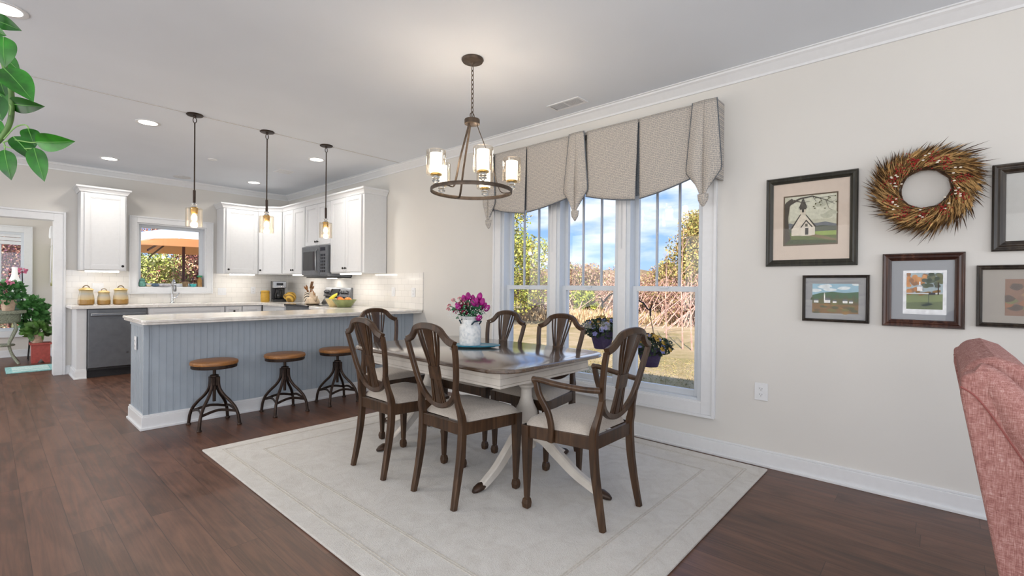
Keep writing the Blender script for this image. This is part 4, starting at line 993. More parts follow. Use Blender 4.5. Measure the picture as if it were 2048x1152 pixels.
def vent(x,y,lx,ly,label):
    e=empty('ceiling_vent',(x,y,CZ),0,label,'vent'); 
    MB().rframe('z',-lx/2,lx/2,-ly/2,ly/2,.02,-.006,0).box((-lx/2+.02,-.006,-.006),(lx/2-.02,.006,0)).build('frame',MT['white'],e)
    MB().box((-lx/2+.02,-ly/2+.02,-.001),(lx/2-.02,ly/2-.02,-.0005)).build('dark_duct',flat('6a6c70',.8,name='duct_grey'),e)
    m=MB(); y0=-ly/2+.025
    while y0<ly/2-.02: m.box((-lx/2+.02,y0,-.005),(lx/2-.02,y0+.004,-.001)); y0+=.011
    m.build('louver',MT['white'],e)
vent(3.262,2.335,.15,.32,'white louvered vent in the ceiling above the window valance'); vent(2.72,6.65,.2,.22,'small white ceiling vent in the kitchen')
# ---------------------------------------------------------------- valance
e=empty('window_valance',(3.48,2.3,2.45),0,'patterned beige fabric valance with box pleats and pointed jabots over the triple window','valance')
vx=3.415-3.48
def vz(z): return z-2.45
def vy(y): return y-2.3
MB().box((vx+.012,vy(1.19),vz(2.505)),(W-.001-3.48,vy(3.43),vz(2.53))).build('mounting_board',MT['val'],e)
ZT2=2.53
def panel(y0,y1,zb0,zb1,belly,lean0=0,lean1=0):
    m=MB()
    def f(u,v):
        zb=zb0+(zb1-zb0)*u-belly*math.sin(PI*u)
        z=ZT2+(zb-ZT2)*v; yy=(y0+lean0*v)+((y1+lean1*v)-(y0+lean0*v))*u
        return (vx-.018*math.sin(PI*u)*(.3+.7*v)-.012*v,vy(yy),vz(z))
    m.grid(f,20,16,True); o=m.build('swag_panel',MT['val'],e,smooth=True,solid=.004)
    MB().tube([f(u/20,1) for u in range(21)],.005,6).build('hem_trim',MT['valtrim'],o,smooth=True)
panel(1.33,1.752,2.0,1.90,.015,.0,-.012); panel(1.765,2.235,1.895,1.975,.012,.016,.0); panel(2.42,2.90,1.985,1.905,.015,0,-.008); panel(2.912,3.33,1.90,1.975,.012,.008,0)
for yy in (1.758,2.906): MB().box((vx+.016,vy(yy-.03),vz(1.93)),(vx+.02,vy(yy+.03),vz(2.52))).build('inverted_pleat',MT['valtrim'],e)
def jabot(yc,hw,tip,label=None,wt=.07):
    """cone shaped tail: narrow at the top, flaring, then gathered to a point"""
    for s in (-1,1):
        m=MB()
        def f(u,v):
            z=ZT2+.004+(tip-ZT2)*v
            wd=(wt+(hw-wt)*min(1,v/.68)) if v<=.68 else hw*(1-(v-.68)/.32*.82)
            yy=yc+s*wd*u
            out=.02+.03*math.sin(PI*u)*min(1,v*1.6)+.012*(1-u)
            if v>.68: out*=1-.4*(v-.68)/.32
            return (vx-out-.012*v,vy(yy),vz(z+ (0.0 if v<.68 else .10*(u**1.5)*(v-.68)/.32)))
        m.grid(f,10,20,s<0); o=m.build('jabot_fold',MT['val'],e,smooth=True,solid=.004)
        MB().tube([f(1,v/20) for v in range(21)],.0045,6).build('edge_trim',MT['valtrim'],o,smooth=True)
    m=MB()
    def g(u,v):
        a=PI*u; r=.034*(1-.25*v) if v<.55 else .034*(1-.14)*(1-(v-.55)/.45*.85)
        z=tip+.07-.085*v
        return (vx-.03-r*.8*math.sin(a),vy(yc-r*math.cos(a)*1.1),vz(z))
    m.grid(g,12,8,False); m.build('gathered_tip',MT['val'],e,smooth=True,solid=.004)
jabot(1.245,.125,1.80,wt=.085); jabot(2.33,.125,1.79,wt=.075); jabot(3.375,.085,1.80,wt=.05)
for yy in (1.165,3.445): MB().box((vx-.012,vy(yy-.004),vz(1.98)),(W-.001-3.48,vy(yy+.004),vz(2.53))).build('return_side',MT['val'],e)
# ---------------------------------------------------------------- pictures on the right wall
def art_mat(c): return flat(c,.6,var=.07,scale=60,name='print_ink')
def paint(name,par,w,h,x,polys,n=1):
    """polys: list of (colour,[(u,v)...]) u 0..1 left->right as seen, v 0..1 bottom->top; seen from -x, so u runs toward -y"""
    m=MB(); mats=[]; 
    for i,(c,pl) in enumerate(polys):
        mt=art_mat(c)
        if mt not in mats: mats.append(mt)
        m.cur=mats.index(mt); xx=x-.00012*i
        m.add([(xx,(.5-u)*w,(v-.5)*h) for u,v in pl],[tuple(range(len(pl)))])
    return m.build(name,mats,par)
def rc(c,u0,v0,u1,v1): return (c,[(u0,v0),(u1,v0),(u1,v1),(u0,v1)])
def ln(c,p,q,w0,w1=None,asp=1):
    w1=w0 if w1 is None else w1; dx,dy=q[0]-p[0],q[1]-p[1]; L=math.hypot(dx,dy) or 1; nx,ny=-dy/L,dx/L
    return (c,[(p[0]-nx*w0,p[1]-ny*w0),(q[0]-nx*w1,q[1]-ny*w1),(q[0]+nx*w1,q[1]+ny*w1),(p[0]+nx*w0,p[1]+ny*w0)])
def blob(c,u,v,ru,rv,rnd,n=9): return (c,[(u+ru*math.cos(2*PI*k/n)*rnd.uniform(.7,1.1),v+rv*math.sin(2*PI*k/n)*rnd.uniform(.7,1.1)) for k in range(n)])
def frame(y0,y1,z0,z1,label,fw,fm,liner=None,matc=None,d=.028,art=None,arts=None,lip=None):
    w,h=y1-y0,z1-z0; e=empty('picture_frame',(W-.002,(y0+y1)/2,(z0+z1)/2),0,label,'picture','framed pictures on the dining wall')
    # mitred moulding profile swept around
    prof=[(0,0),(0,-d*.6),(fw*.15,-d),(fw*.4,-d*.8),(fw*.6,-d*.95),(fw*.85,-d*.6),(fw,-d*.5),(fw,0)]
    rs=[]
    for sy,sz in ((-1,-1),(1,-1),(1,1),(-1,1)):
        rs.append([(x,sy*(w/2-o),sz*(h/2-o)) for o,x in prof])
    MB().rings(rs,False,True).build('frame_molding',fm,e,bevel=.0015)
    iw,ih=w-2*fw,h-2*fw; x=-.006
    MB().box((-.001,-iw/2-.004,-ih/2-.004),(x,iw/2+.004,ih/2+.004)).build('mat_board',matc,e)
    if liner:
        lw,lm=liner; rs=[]
        for sy,sz in ((-1,-1),(1,-1),(1,1),(-1,1)):
            rs.append([(xx,sy*(iw/2-o),sz*(ih/2-o)) for o,xx in ((0,-.006),(0,-.014),(lw*.5,-.011),(lw,-.008),(lw,-.006))])
        MB().rings(rs,False,True).build('liner',lm,e)
    if art:
        aw,ah,oy,oz,polys=art; o=empty('pp') if 0 else None
        p=paint('print',e,aw,ah,x-.0006,polys); p.location=(0,oy,oz)
    MB().box((-.0135,-iw/2,-ih/2),(-.0125,iw/2,ih/2)).build('glazing',MT['artglass'],e)
    return e
MT['artglass']=clear_glass('picture_glass',gl=.012,rim=.05,rough=.01)
fdark=wood('dark_frame_wood','17120e','2b231c','4a4036','z',1.2,.35,.2); fgreen=wood('green_black_frame_wood','1b1a15','2b2a23','413f33','z',1.2,.4,.2); fred=wood('reddish_frame_wood','1c0f0a','3a2018','6a4636','z',1.2,.3,.3); fgrey=wood('weathered_grey_wood','6d6f73','8f9092','a8a8a6','y',1.5,.6,.2)
rn=random.Random(5)
# church picture
P=[rc('5a4a34',-.03,-.03,1.03,1.03),rc('bcbba6',0,0,1,1),rc('c9c9b6',.1,.5,1,1)]
P+= [blob('b4b5a1',rn.uniform(.2,1),rn.uniform(.5,.9),.12,.06,rn) for _ in range(5)]
P+= [('6f7378',[(0,.38),(.1,.45),(.25,.40),(.45,.46),(.6,.42),(.8,.44),(1,.38),(1,.25),(0,.25)]),('4f5544',[(0,.3),(.2,.36),(.4,.3),(.7,.37),(1,.34),(1,.2),(0,.2)])]
P+= [rc('5d6a35',0,0,1,.24),('8aa04a',[(.5,.17),(1,.16),(1,.25),(.6,.25)]),('7b6a4a',[(.6,.2),(1,.08),(1,.03),(.45,.17)]),('3f4a28',[(0,0),(1,0),(1,.05),(.4,.09),(0,.1)])]
P+= [('d6cdbc',[(.14,.18),(.14,.34),(.36,.66),(.60,.36),(.60,.18)]),('3e3a33',[(.12,.33),(.345,.68),(.365,.68),(.15,.32)]),('3e3a33',[(.36,.68),(.375,.68),(.63,.35),(.60,.34)]),
  ('d9d1c2',[(.33,.17),(.33,.35),(.43,.48),(.54,.35),(.54,.17)]),('3e3a33',[(.315,.35),(.43,.505),(.435,.475),(.335,.34)]),('3e3a33',[(.43,.505),(.56,.35),(.54,.34),(.425,.475)]),
  ('c9c0ae',[(.31,.62),(.31,.76),(.42,.76),(.42,.60)]),('4a463e',[(.28,.75),(.365,.97),(.37,.97),(.45,.75)]),rc('4a463e',.3,.72,.43,.765),rc('2a2620',.41,.19,.475,.33),rc('6a655a',.41,.36,.46,.42),rc('2a2620',.345,.66,.385,.72)]
P+= [('40382c',[(0,0),(.13,.12),(.09,.3),(.07,.55),(.10,.8),(.18,.93),(.14,.97),(.03,.9),(0,.86)])]
br=[((.1,.85),(.3,.95),.025,.018),((.3,.95),(.55,.98),.018,.012),((.55,.98),(.8,.88),.012,.006),((.8,.88),(.97,.78),.006,.003),((.18,.93),(.36,.86),.012,.006),((.36,.86),(.5,.88),.006,.003),((.55,.98),(.62,.86),.006,.003),((.8,.88),(.86,.7),.005,.003),((.68,.93),(.95,.95),.005,.003),((.86,.7),(.93,.66),.003,.002),((.36,.86),(.46,.78),.004,.002),((.9,.82),(.99,.86),.004,.002),((.7,.92),(.74,.8),.004,.002)]
P+= [ln('3f372b',p,q,a,b) for p,q,a,b in br]
P+= [blob('55532f',rn.uniform(.45,1),rn.uniform(.68,.95),.018,.014,rn,6) for _ in range(16)]
frame(.37,.875,1.357,1.942,'large framed picture of a white steepled chapel under a bare tree, cream mat',.042,fgreen,None,flat('cfc0b2',.8,var=.02,name='cream_mat'),art=(.285,.31,.0,.005,P))
# village landscape
P=[rc('8fb6c8',0,.5,1,1)]+[blob('d4dde0',rn.uniform(0,1),rn.uniform(.75,.95),.16,.06,rn) for _ in range(6)]+[('2f5a35',[(0,.6),(.2,.68),(.45,.72),(.7,.68),(1,.72),(1,.45),(0,.45)]),('5a5a30',[(0,.48),(1,.52),(1,.3),(0,.3)]),('7a5a2c',[(0,.34),(1,.3),(1,0),(0,0)])]
P+=[blob(c,rn.uniform(0,1),rn.uniform(.02,.35),.09,.05,rn) for c in ('8f6a30','5f4a26','6f6a34','4a4a28')*5]+[blob('3c4a26',rn.uniform(0,1),rn.uniform(.45,.6),.05,.06,rn) for _ in range(10)]
for u,s in ((.1,1),(.34,1.3),(.5,.8),(.72,1),(.84,.8)): P+=[rc('e6e6e2',u-.05*s,.36,u+.05*s,.36+.07*s),('5b6066',[(u-.06*s,.36+.07*s),(u-.04*s,.36+.12*s),(u+.04*s,.36+.12*s),(u+.06*s,.36+.07*s)])]
P+=[rc('efefe9',.27,.42,.295,.6),('d8d8d2',[(.265,.6),(.282,.7),(.3,.6)])]
frame(.31,.658,1.004,1.297,'small dark-framed landscape of a white village below green hills, grey liner',.018,fdark,(.036,fgrey),flat('8f8f8e',.8,name='grey_back'),art=(.245,.195,0,0,P))
# autumn print
P=[rc('e3e6ea',-.10,-.14,1.10,1.07),rc('9db0b8',0,0,1,1),('6f7f4a',[(0,0),(1,0),(1,.42),(0,.45)]),('54643a',[(0,0),(1,0),(1,.22),(0,.18)])]
P+=[blob(c,rn.uniform(-.0,.55),rn.uniform(.5,.97),.09,.07,rn) for c in ('b8783a','c98a4a','8a5a30')*9]+[blob(c,rn.uniform(.5,1),rn.uniform(.55,.97),.09,.06,rn) for c in ('3f4f38','5a5f3c','2f3f30')*9]+[blob('8a6a40',rn.uniform(.05,.95),rn.uniform(.4,.55),.08,.04,rn) for _ in range(10)]
P+=[rc('eaeaea',.3,.5,.45,.62),('b8bcc2',[(.28,.62),(.375,.7),(.47,.62)]),rc('f0f0f0',.355,.66,.395,.76),rc('c9cdd0',0,.42,1,.45),rc('3a3a40',.62,.4,.8,.46),('3a2c22',[(.86,.4),(.9,.4),(.89,.75),(.87,.75)]),('3c4a44',[(.4,.1),(.55,.08),(.75,.14),(.6,.18)])]+[ln('3f4a48',(.42+.05*k,.12),(.44+.05*k,.2),.006) for k in range(6)]+[ln('3f4a48',(.62,.18),(.62,.42),.008),rc('9a9aa0',.3,-.11,.75,-.105)]
P=[(c,[(min(1.1,max(-.1,u)) ,v) if (c in('e3e6ea','9a9aa0')) else (min(1,max(0,u)),min(1,max(0,v))) for u,v in pl]) for c,pl in P]
frame(-.103,.25,.998,1.418,'brown-framed print of an autumn park with a white chapel, blue-grey mat',.042,fred,None,flat('8e9298',.8,var=.02,name='grey_mat'),art=(.155,.205,-.01,-.005,P))
# right blank framed piece
frame(-.72,-.20,1.414,1.866,'large dark-framed picture with a plain pale mat, upper right of the wreath',.052,fdark,None,flat('b9b9b6',.8,var=.02,name='pale_mat'))
P=[rc('7a5a48',0,0,1,1)]+[blob(c,rn.uniform(0,1),rn.uniform(0,1),.1,.1,rn) for c in ('8a5a3c','6a6a40','9a7a58','4a3a30')*7]+[('5f8a5a',[(.3,.72),(.5,.9),(.9,.9),(1,.75)]),rc('b9a58a',.34,.55,.98,.74)]
P=[(c,[(min(1,max(0,u)),min(1,max(0,v))) for u,v in pl]) for c,pl in P]
frame(-.64,-.146,1.018,1.343,'dark-framed country scene with a grey mat at the far right edge',.024,fdark,None,flat('979189',.8,var=.03,name='taupe_mat'),art=(.30,.19,-.01,-.005,P))
# ---------------------------------------------------------------- wreath
e=empty('dried_wreath',(W-.035,.065,1.772),0,'round dried wheat and twig wreath with red berries between the framed pictures','wreath')
rw=random.Random(11)
def blade(m,p,d,L,w,n):
    d=d.normalized(); s=d.cross(n).normalized()*w/2; b=d*L
    bend=n*L*.08
    m.add([p-s*.6,p+s*.6,p+b*.5+s+bend,p+b-n*0,p+b*.5-s+bend],[(0,1,2,3,4)])
twig=flat('57402f',.9,var=.3,scale=40,name='twig_brown'); wheat=flat('c9a46c',.8,var=.2,scale=50,name='wheat_gold'); wheat2=flat('b08a58',.85,var=.25,scale=50,name='wheat_brown'); berry=flat('9c2420',.5,var=.2,name='berry_red')
def swirl(m,cnt,r0,r1,L0,L1,w,tang,xo):
    for k in range(cnt):
        a=rw.uniform(0,2*PI); r=rw.uniform(r0,r1)
        rad=Vector((0,math.cos(a),math.sin(a))); tn=Vector((0,-math.sin(a),math.cos(a)))
        p=rad*r+Vector((rw.uniform(-xo,xo*.4),0,0)); d=rad*rw.uniform(.0,.95)+tn*tang*rw.uniform(.5,1.2)+Vector((rw.uniform(-.45,.1),0,0))
        n=Vector((-1,rw.gauss(0,.5),rw.gauss(0,.5))).normalized()
        blade(m,p,d,rw.uniform(L0,L1)*(1+.25*math.sin(3*a+1)),w*rw.uniform(.7,1.3),n)
m=MB()
for k in range(14):
    a0=rw.uniform(0,2*PI); r=rw.uniform(.10,.15); m.tube([(rw.uniform(-.02,.01),r*math.cos(a0+2*PI*q/20)*(1+rw.uniform(-.04,.04)),r*math.sin(a0+2*PI*q/20)*(1+rw.uniform(-.04,.04))) for q in range(20)],.004,5,True)
swirl(m,1700,.10,.205,.04,.125,.0010,.8,.04)
tag(m.build('twig_ring',twig,e),kind='stuff')
m=MB(); swirl(m,2600,.11,.20,.04,.10,.0018,.9,.05); tag(m.build('dry_grass',wheat2,e),kind='stuff')
m=MB(); swirl(m,1500,.11,.19,.05,.10,.0016,.9,.06)
for k in range(170):
    a=rw.uniform(0,2*PI); r=rw.uniform(.115,.19); rad=Vector((0,math.cos(a),math.sin(a))); tn=Vector((0,-math.sin(a),math.cos(a)))
    p=rad*r+Vector((rw.uniform(-.075,-.03),0,0)); d=(rad*rw.uniform(.15,.75)+tn*rw.uniform(.6,1)+Vector((rw.uniform(-.2,.05),0,0))).normalized()
    for q in range(22):
        t=q/22; n=Vector((rw.gauss(0,1),rw.gauss(0,1),rw.gauss(0,1))).normalized(); blade(m,p+d*.05*t,d+n*.28,.016+.018*t,.0024,n.cross(d))
tag(m.build('wheat_ear',wheat,e),kind='stuff')
m=MB()
for a in (2.2,1.75,1.25,.35,2.95,3.5,4.2,4.75,5.3,5.9,.75):
    for k in range(46):
        r=rw.gauss(.155,.02); aa=a+rw.gauss(0,.1); m.sphere((rw.uniform(-.09,-.055),r*math.cos(aa),r*math.sin(aa)),.0036,6,4)
tag(m.build('berry',berry,e,smooth=True),kind='stuff')
m=MB()
for a in (2.6,2.0,1.6,.55,.3,3.6,3.3,4.0,4.9,5.5,5.9,.1):
    for k in range(3):
        r=rw.gauss(.155,.025); aa=a+rw.gauss(0,.1); c=Vector((rw.uniform(-.1,-.08),r*math.cos(aa),r*math.sin(aa)))
        m.lathe([(.001,0),(.006,.002),(.0065,.004),(.001,.006)],tuple(c),8,'x',1,.6)
tag(m.build('white_flower',flat('e2d8c8',.7,name='dried_white'),e),kind='stuff')
# ---------------------------------------------------------------- pink tweed wing chair at the right edge
e=empty('wing_chair',(1.98,-.42,0),0,'pink tweed upholstered wing chair cut off by the right edge of the frame','armchair')
pk_=MT['pink']
# local: chair faces -y ; x across. outer width .78
def shell(m,prof_y,x0,x1):
    """extrude a (y,z) outline between x0 and x1"""
    n=len(prof_y); vs=[(x0,y,z) for y,z in prof_y]+[(x1,y,z) for y,z in prof_y]
    m.add(vs,[tuple(range(n)),tuple(range(2*n-1,n-1,-1))]+[((i+1)%n,i,n+i,n+(i+1)%n) for i in range(n)])
# back: leaning slab with rounded top
def backy(z): return .255+.135*(z-.25)/.8
m=MB()
out=[(backy(z),z) for z in (.12,.3,.5,.7,.85,.95)]+[(backy(1.0)-.005,1.0),(backy(1.03)-.03,1.035),(backy(1.03)-.07,1.047),(backy(1.03)-.115,1.03),(backy(1.0)-.15,.99)]+[(backy(z)-.16,z) for z in (.85,.7,.5,.12)]
shell(m,out,-.315,.315); m.build('back',pk_,e,bevel=.015,segs=3,smooth=30)
for s in (-1,1):
    m=MB()
    fr=[(.352,1.015),(.325,.995),(.295,.95),(.262,.89),(.225,.825),(.18,.76),(.12,.70),(.04,.655),(-.06,.63),(-.2,.62),(-.32,.61),(-.37,.585),(-.385,.53)]
    w_=[(backy(.12)+.006,.12),(backy(.4)+.006,.4),(backy(.7)+.006,.7),(backy(.95)+.006,.95),(backy(1.0)-.002,1.0)]+fr+[(-.38,.12)]
    x0,x1=(s*.385,s*.325) if s<0 else (s*.325,s*.385)
    shell(m,w_,x0,x1); m.build('wing_side',pk_,e,bevel=.008,segs=3)
    pts=[(s*.352,y+.004,z-.004) for y,z in fr]
    pp=spline(pts,5); k=len(pp)
    MB().tube(pp,[.026+.022*min(1,i/14)*min(1,(k-i)/8) for i in range(k)],14).build('rolled_edge',pk_,e,smooth=True)
    MB().tube([p+Vector((s*.034,.024,-.036)) for p in pp],.0022,6).build('welt',flat('8a4e4a',.9,name='pink_welt'),e,smooth=True)
m=MB().box((-.3,-.37,.13),(.3,.2,.36)); m.build('seat_base',pk_,e,bevel=.02,segs=3)
MB().box((-.298,-.40,.36),(.298,.14,.49)).build('seat_cushion',pk_,e,bevel=.045,segs=5,smooth=True)
m=MB(); m.box((-.29,.13,.49),(.29,.22,.97)); o=m.build('back_cushion',pk_,e,bevel=.04,segs=5,smooth=True); o.rotation_euler=(-.16,0,0); o.location=(0,-.03,.03)
for sx in (-1,1):
    for yy in (-.33,.25): MB().lathe([(.018,0),(.026,.13)],(sx*.32,yy,0),12).build('leg',MT['chair'],e,smooth=True)
# ---------------------------------------------------------------- sunroom
def leafy(m,c,r,n,L,rnd,sz=1.0,w=.4,up=.3):
    """n leaf blades around centre c within radius r"""
    for k in range(n):
        d=Vector((rnd.gauss(0,1),rnd.gauss(0,1),rnd.gauss(up,1))).normalized(); p=Vector(c)+Vector((d.x*r,d.y*r,d.z*r*sz))*rnd.uniform(.45,1)
        u=(d+Vector((rnd.gauss(0,.5),rnd.gauss(0,.5),rnd.gauss(-.1,.5)))).normalized(); v=u.cross(Vector((rnd.gauss(0,1),rnd.gauss(0,1),rnd.gauss(0,1)))).normalized(); l=L*rnd.uniform(.7,1.3)
        m.add([p,p+u*l*.3+v*l*w*.5,p+u*l*.7+v*l*w*.4,p+u*l,p+u*l*.7-v*l*w*.4,p+u*l*.3-v*l*w*.5],[(0,1,2,3,4,5)])
rs_=random.Random(21)
gl=flat('5a9450',.45,var=.3,scale=20,name='plant_leaf'); gd=flat('4a8248',.45,var=.3,scale=20,name='dark_plant_leaf'); pkp=flat('e58fae',.6,var=.1,name='pink_bloom'); tc=flat('b9a08c',.8,var=.1,name='clay_pot')
wk=flat('8f9482',.7,var=.25,scale=90,bump=.5,name='grey_wicker')
e=empty('wicker_table',(.14,10.2,0),0,'grey-green wicker side table with curved legs in the sunroom','table')
MB().lathe([(.27,.74),(.275,.76),(.27,.78),(.001,.782)],(0,0,0),32).build('tabletop',wk,e,smooth=True)
MB().lathe([(.20,.60),(.215,.62),(.215,.74)],(0,0,0),32).build('woven_skirt',wk,e,smooth=True)
for k in range(4):
    a=PI/4+k*PI/2; c,s=math.cos(a),math.sin(a)
    MB().tube(spline([(r*c,r*s,z) for r,z in ((.19,.62),(.23,.52),(.18,.40),(.13,.28),(.18,.12),(.27,.0))],5),.017,8).build('leg',wk,e,smooth=True)
MB().lathe([(.15,.26),(.16,.27),(.15,.285),(.001,.285)],(0,0,0),24).build('lower_shelf',wk,e,smooth=True)
e=empty('oil_lamp',(.29,10.3,.783),0,'white glass oil lamp chimney on the sunroom wicker table','oil lamp')
MB().lathe([(.05,0),(.055,.01),(.02,.04),(.02,.1),(.06,.13),(.07,.17),(.05,.22),(.03,.24)],(0,0,0),20).build('font',flat('5f7d73',.3,name='lamp_green_glass'),e,smooth=True)
MB().lathe([(.03,.24),(.035,.26),(.075,.36),(.06,.45),(.035,.52),(.03,.62),(.034,.64)],(0,0,0),24,caps=False).build('chimney',flat('f4f4f2',.3,var=0,emit=.3,name='milk_glass'),e,smooth=True)
def potted(name,loc,pr,ph,fr,n,L,label,mat,flowers=0,fz=.9,par_tall=None):
    e=empty(name,loc,0,label,'potted plant')
    MB().lathe([(pr*.72,0),(pr*.95,ph*.85),(pr,ph*.86),(pr,ph),(pr*.9,ph),(pr*.88,ph*.9),(.001,ph*.9)],(0,0,0),24).build('pot',tc,e,smooth=True)
    m=MB(); leafy(m,(0,0,ph+fr*.7*fz),fr,n,L,rs_,fz,.75); o=m.build('foliage',mat,e)
    m=MB()
    for k in range(7): 
        a=rs_.uniform(0,6.28); m.tube([(0,0,ph*.9),(fr*.4*math.cos(a),fr*.4*math.sin(a),ph+fr*.5),(fr*.7*math.cos(a),fr*.7*math.sin(a),ph+fr*.9*fz)],.004,5)
    m.build('stem',gd,e)
    for k in range(flowers):
        a=rs_.uniform(2,5.5); rr=fr*.8; c=(rr*math.cos(a),rr*math.sin(a),ph+fr*rs_.uniform(.9,1.7)*fz)
        m=MB(); leafy(m,c,.035,40,.03,rs_,.7,.9); m.build('blossom',pkp,e)
    return e
potted('potted_geranium',(.22,10.08,.783),.085,.16,.17,240,.07,'pink-flowering geranium in a pale pot on the wicker table',gd,4)
# tall green plant on stand
e=empty('plant_stand',(.50,10.45,0),0,'dark metal plant stand behind the red crate in the sunroom','plant stand')
MB().lathe([(.12,.36),(.125,.37),(.001,.372)],(0,0,0),20).build('top',MT['black'],e,smooth=True)
for k in range(3):
    a=PI*2*k/3; MB().tube([(.08*math.cos(a),.08*math.sin(a),.36),(.12*math.cos(a),.12*math.sin(a),.0)],.007,6).build('leg',MT['black'],e)
e=potted('potted_ficus',(.49,10.45,.374),.1,.17,.16,420,.085,'tall bushy green houseplant with a pink bloom spike in the sunroom',gl,0,1.5)
MB().tube([(-.10,-.05,.1),(-.12,-.06,1.0)],.008,6).build('plant_stake',MT['black'],e)
m=MB(); leafy(m,(-.12,-.06,1.0),.045,50,.035,rs_,.5,.9); m.build('blossom',pkp,e)
# red crate
rc_=flat('a84a42',.6,var=.1,name='red_paint')
e=empty('red_crate',(.555,10.05,0),0,'red painted wooden box with notched feet beside the sunroom doorway','box')
MB().add([(-.1,-.11,0),(-.04,-.11,0),(0,-.11,.06),(.04,-.11,0),(.1,-.11,0),(.1,-.11,.27),(-.1,-.11,.27),(-.1,.11,0),(-.04,.11,0),(0,.11,.06),(.04,.11,0),(.1,.11,0),(.1,.11,.27),(-.1,.11,.27)],[(0,1,2,3,4,5,6),(13,12,11,10,9,8,7),(0,6,13,7),(4,11,12,5),(6,5,12,13),(0,7,8,1),(1,8,9,2),(2,9,10,3),(3,10,11,4)]).build('box',rc_,e)
MB().box((-.118,-.128,.27),(.118,.128,.295)).build('lid',rc_,e,bevel=.003)
potted('potted_begonia',(.52,10.04,.296),.08,.13,.14,130,.09,'low broad-leaved plant in a clay pot on the red box',flat('557a3a',.45,var=.45,scale=12,name='begonia_leaf'),0,.55)
tl=flat('8fc0bf',.95,var=.15,scale=40,name='teal_rug')
e=tag(MB().box((.18,9.02,.001),(.675,9.66,.01)).build('door_mat',tl,bevel=.003),'small teal striped mat on the floor in the sunroom doorway','mat')
MB().box((.24,9.1,.01),(.60,9.2,.012)).box((.24,9.25,.01),(.60,9.58,.012)).build('stripe_band',flat('c3dcd8',.95,var=.1,scale=60,name='pale_teal'),e)
e=empty('picture_frame',(.738,10.95,1.47),0,'narrow green-gold framed picture on the sunroom side wall','picture')
MB().box((-.02,-.4,-.33),(0,.02,.34)).build('frame_molding',flat('8b8a4a',.5,name='olive_gold'),e,bevel=.003)
MB().box((-.022,-.36,-.29),(-.02,-.02,.3)).build('print',flat('b9b78f',.7,var=.2,scale=8,name='olive_print'),e)
struct('trim_9',MB().box((.725,9.6,.1),(.74,9.7,2.1)).box((.725,8.75,2.1),(.74,10.3,2.2)),MT['white'])
tag(MB().tube([(.70,10.5,1.95),(.69,10.5,1.2)],.008,6).build('blind_wand',MT['white']),'white hanging blind wand on the sunroom side wall','wand')
tag(MB().lathe([(.03,1.9),(.035,1.93),(.03,2.05),(.012,2.1)],(.70,10.5,0),12).build('wall_bracket',MT['white'],smooth=True),'white wall bracket above the sunroom wand','bracket')
# ---------------------------------------------------------------- pothos vine
LV=[((0.004,1.897,1.915),(0.057,1.837,1.886),0.0428),((0.028,1.795,1.839),(0.03,1.792,1.763),0.054),((0.029,1.763,1.751),(0.078,1.709,1.672),0.0658),((0.039,1.812,1.674),(0.097,1.747,1.667),0.0418),((0.081,1.675,1.557),(0.143,1.606,1.558),0.046),((0.074,1.803,1.617),(0.086,1.788,1.568),0.0398),((0.046,1.774,1.584),(0.087,1.727,1.52),0.0437),((0.081,1.719,1.551),(0.098,1.7,1.468),0.0408),((0.03,1.761,1.542),(0.041,1.748,1.468),0.0405),((0.012,1.737,1.67),(0.025,1.723,1.608),0.0419),((0.011,1.844,1.867),(0.032,1.821,1.854),0.0261),((0.031,1.911,1.828),(0.059,1.88,1.787),0.0356),((0.02,1.878,1.762),(0.033,1.864,1.709),0.0536),((0.011,1.857,1.635),(0.031,1.835,1.596),0.029),((0.019,1.924,1.734),(0.043,1.897,1.687),0.0356)]
pb=Vector((-.10,1.97,2.12))
e=empty('hanging_pothos',tuple(pb),0,'glossy green pothos vine trailing down at the top left corner','hanging plant')
for i,(a,b,w) in enumerate(LV):
    a,b=Vector(a)-pb,Vector(b)-pb; d=b-a; L=d.length; d.normalize()
    vw=(Vector((0,0,H))-(Vector(LV[i][0]))).normalized(); rr=random.Random(i)
    s=d.cross(vw).normalized(); nn=s.cross(d).normalized()
    s=(s+nn*rr.uniform(-.35,.35)).normalized(); nn=s.cross(d).normalized()
    if nn.dot(vw)<0: nn=-nn
    prof=[(0,.05),(.04,.5),(.12,.82),(.25,.98),(.4,1.0),(.55,.9),(.7,.7),(.82,.45),(.92,.2),(1,0.01)]
    m=MB(); vs=[]
    for t,h in prof:
        arch=-.14*L*(t-.4)**2*2
        for q in (-1,-.5,0,.5,1):
            back=.03*L if (t<.01 and q) else 0
            vs.append(a+d*(L*t-back)+s*(w/2*h*q)+nn*(arch+abs(q)*w*.10*h-.0*w))
    fs=[(k*5+j,k*5+j+1,k*5+j+6,k*5+j+5) for k in range(len(prof)-1) for j in range(4)]
    m.add(vs,fs); lf=m.build('leaf',MT['leaf'] if i%3 else MT['leaf2'],e,smooth=70,subsurf=1)
    m=MB(); m.tube([a+d*L*t+nn*(-.14*L*(t-.4)**2*2+.0012) for t in (0,.3,.6,.9)],[.0013,.001,.0007,.0003],5); m.build('vein',flat('5d9a44',.4,name='leaf_vein'),lf)
ST=[(-.09,1.96,2.16),(-0.03,1.891,2.023),(0.001,1.855,1.893),(0.027,1.825,1.789),(0.041,1.81,1.724),(0.044,1.806,1.671),(0.041,1.809,1.626),(0.027,1.824,1.586),(0.013,1.84,1.566)]
MB().tube(spline([Vector(p)-pb for p in ST],6),.006,10).build('stem',flat('4c6e33',.5,var=.3,scale=30,name='vine_stem'),e,smooth=True)
m=MB()
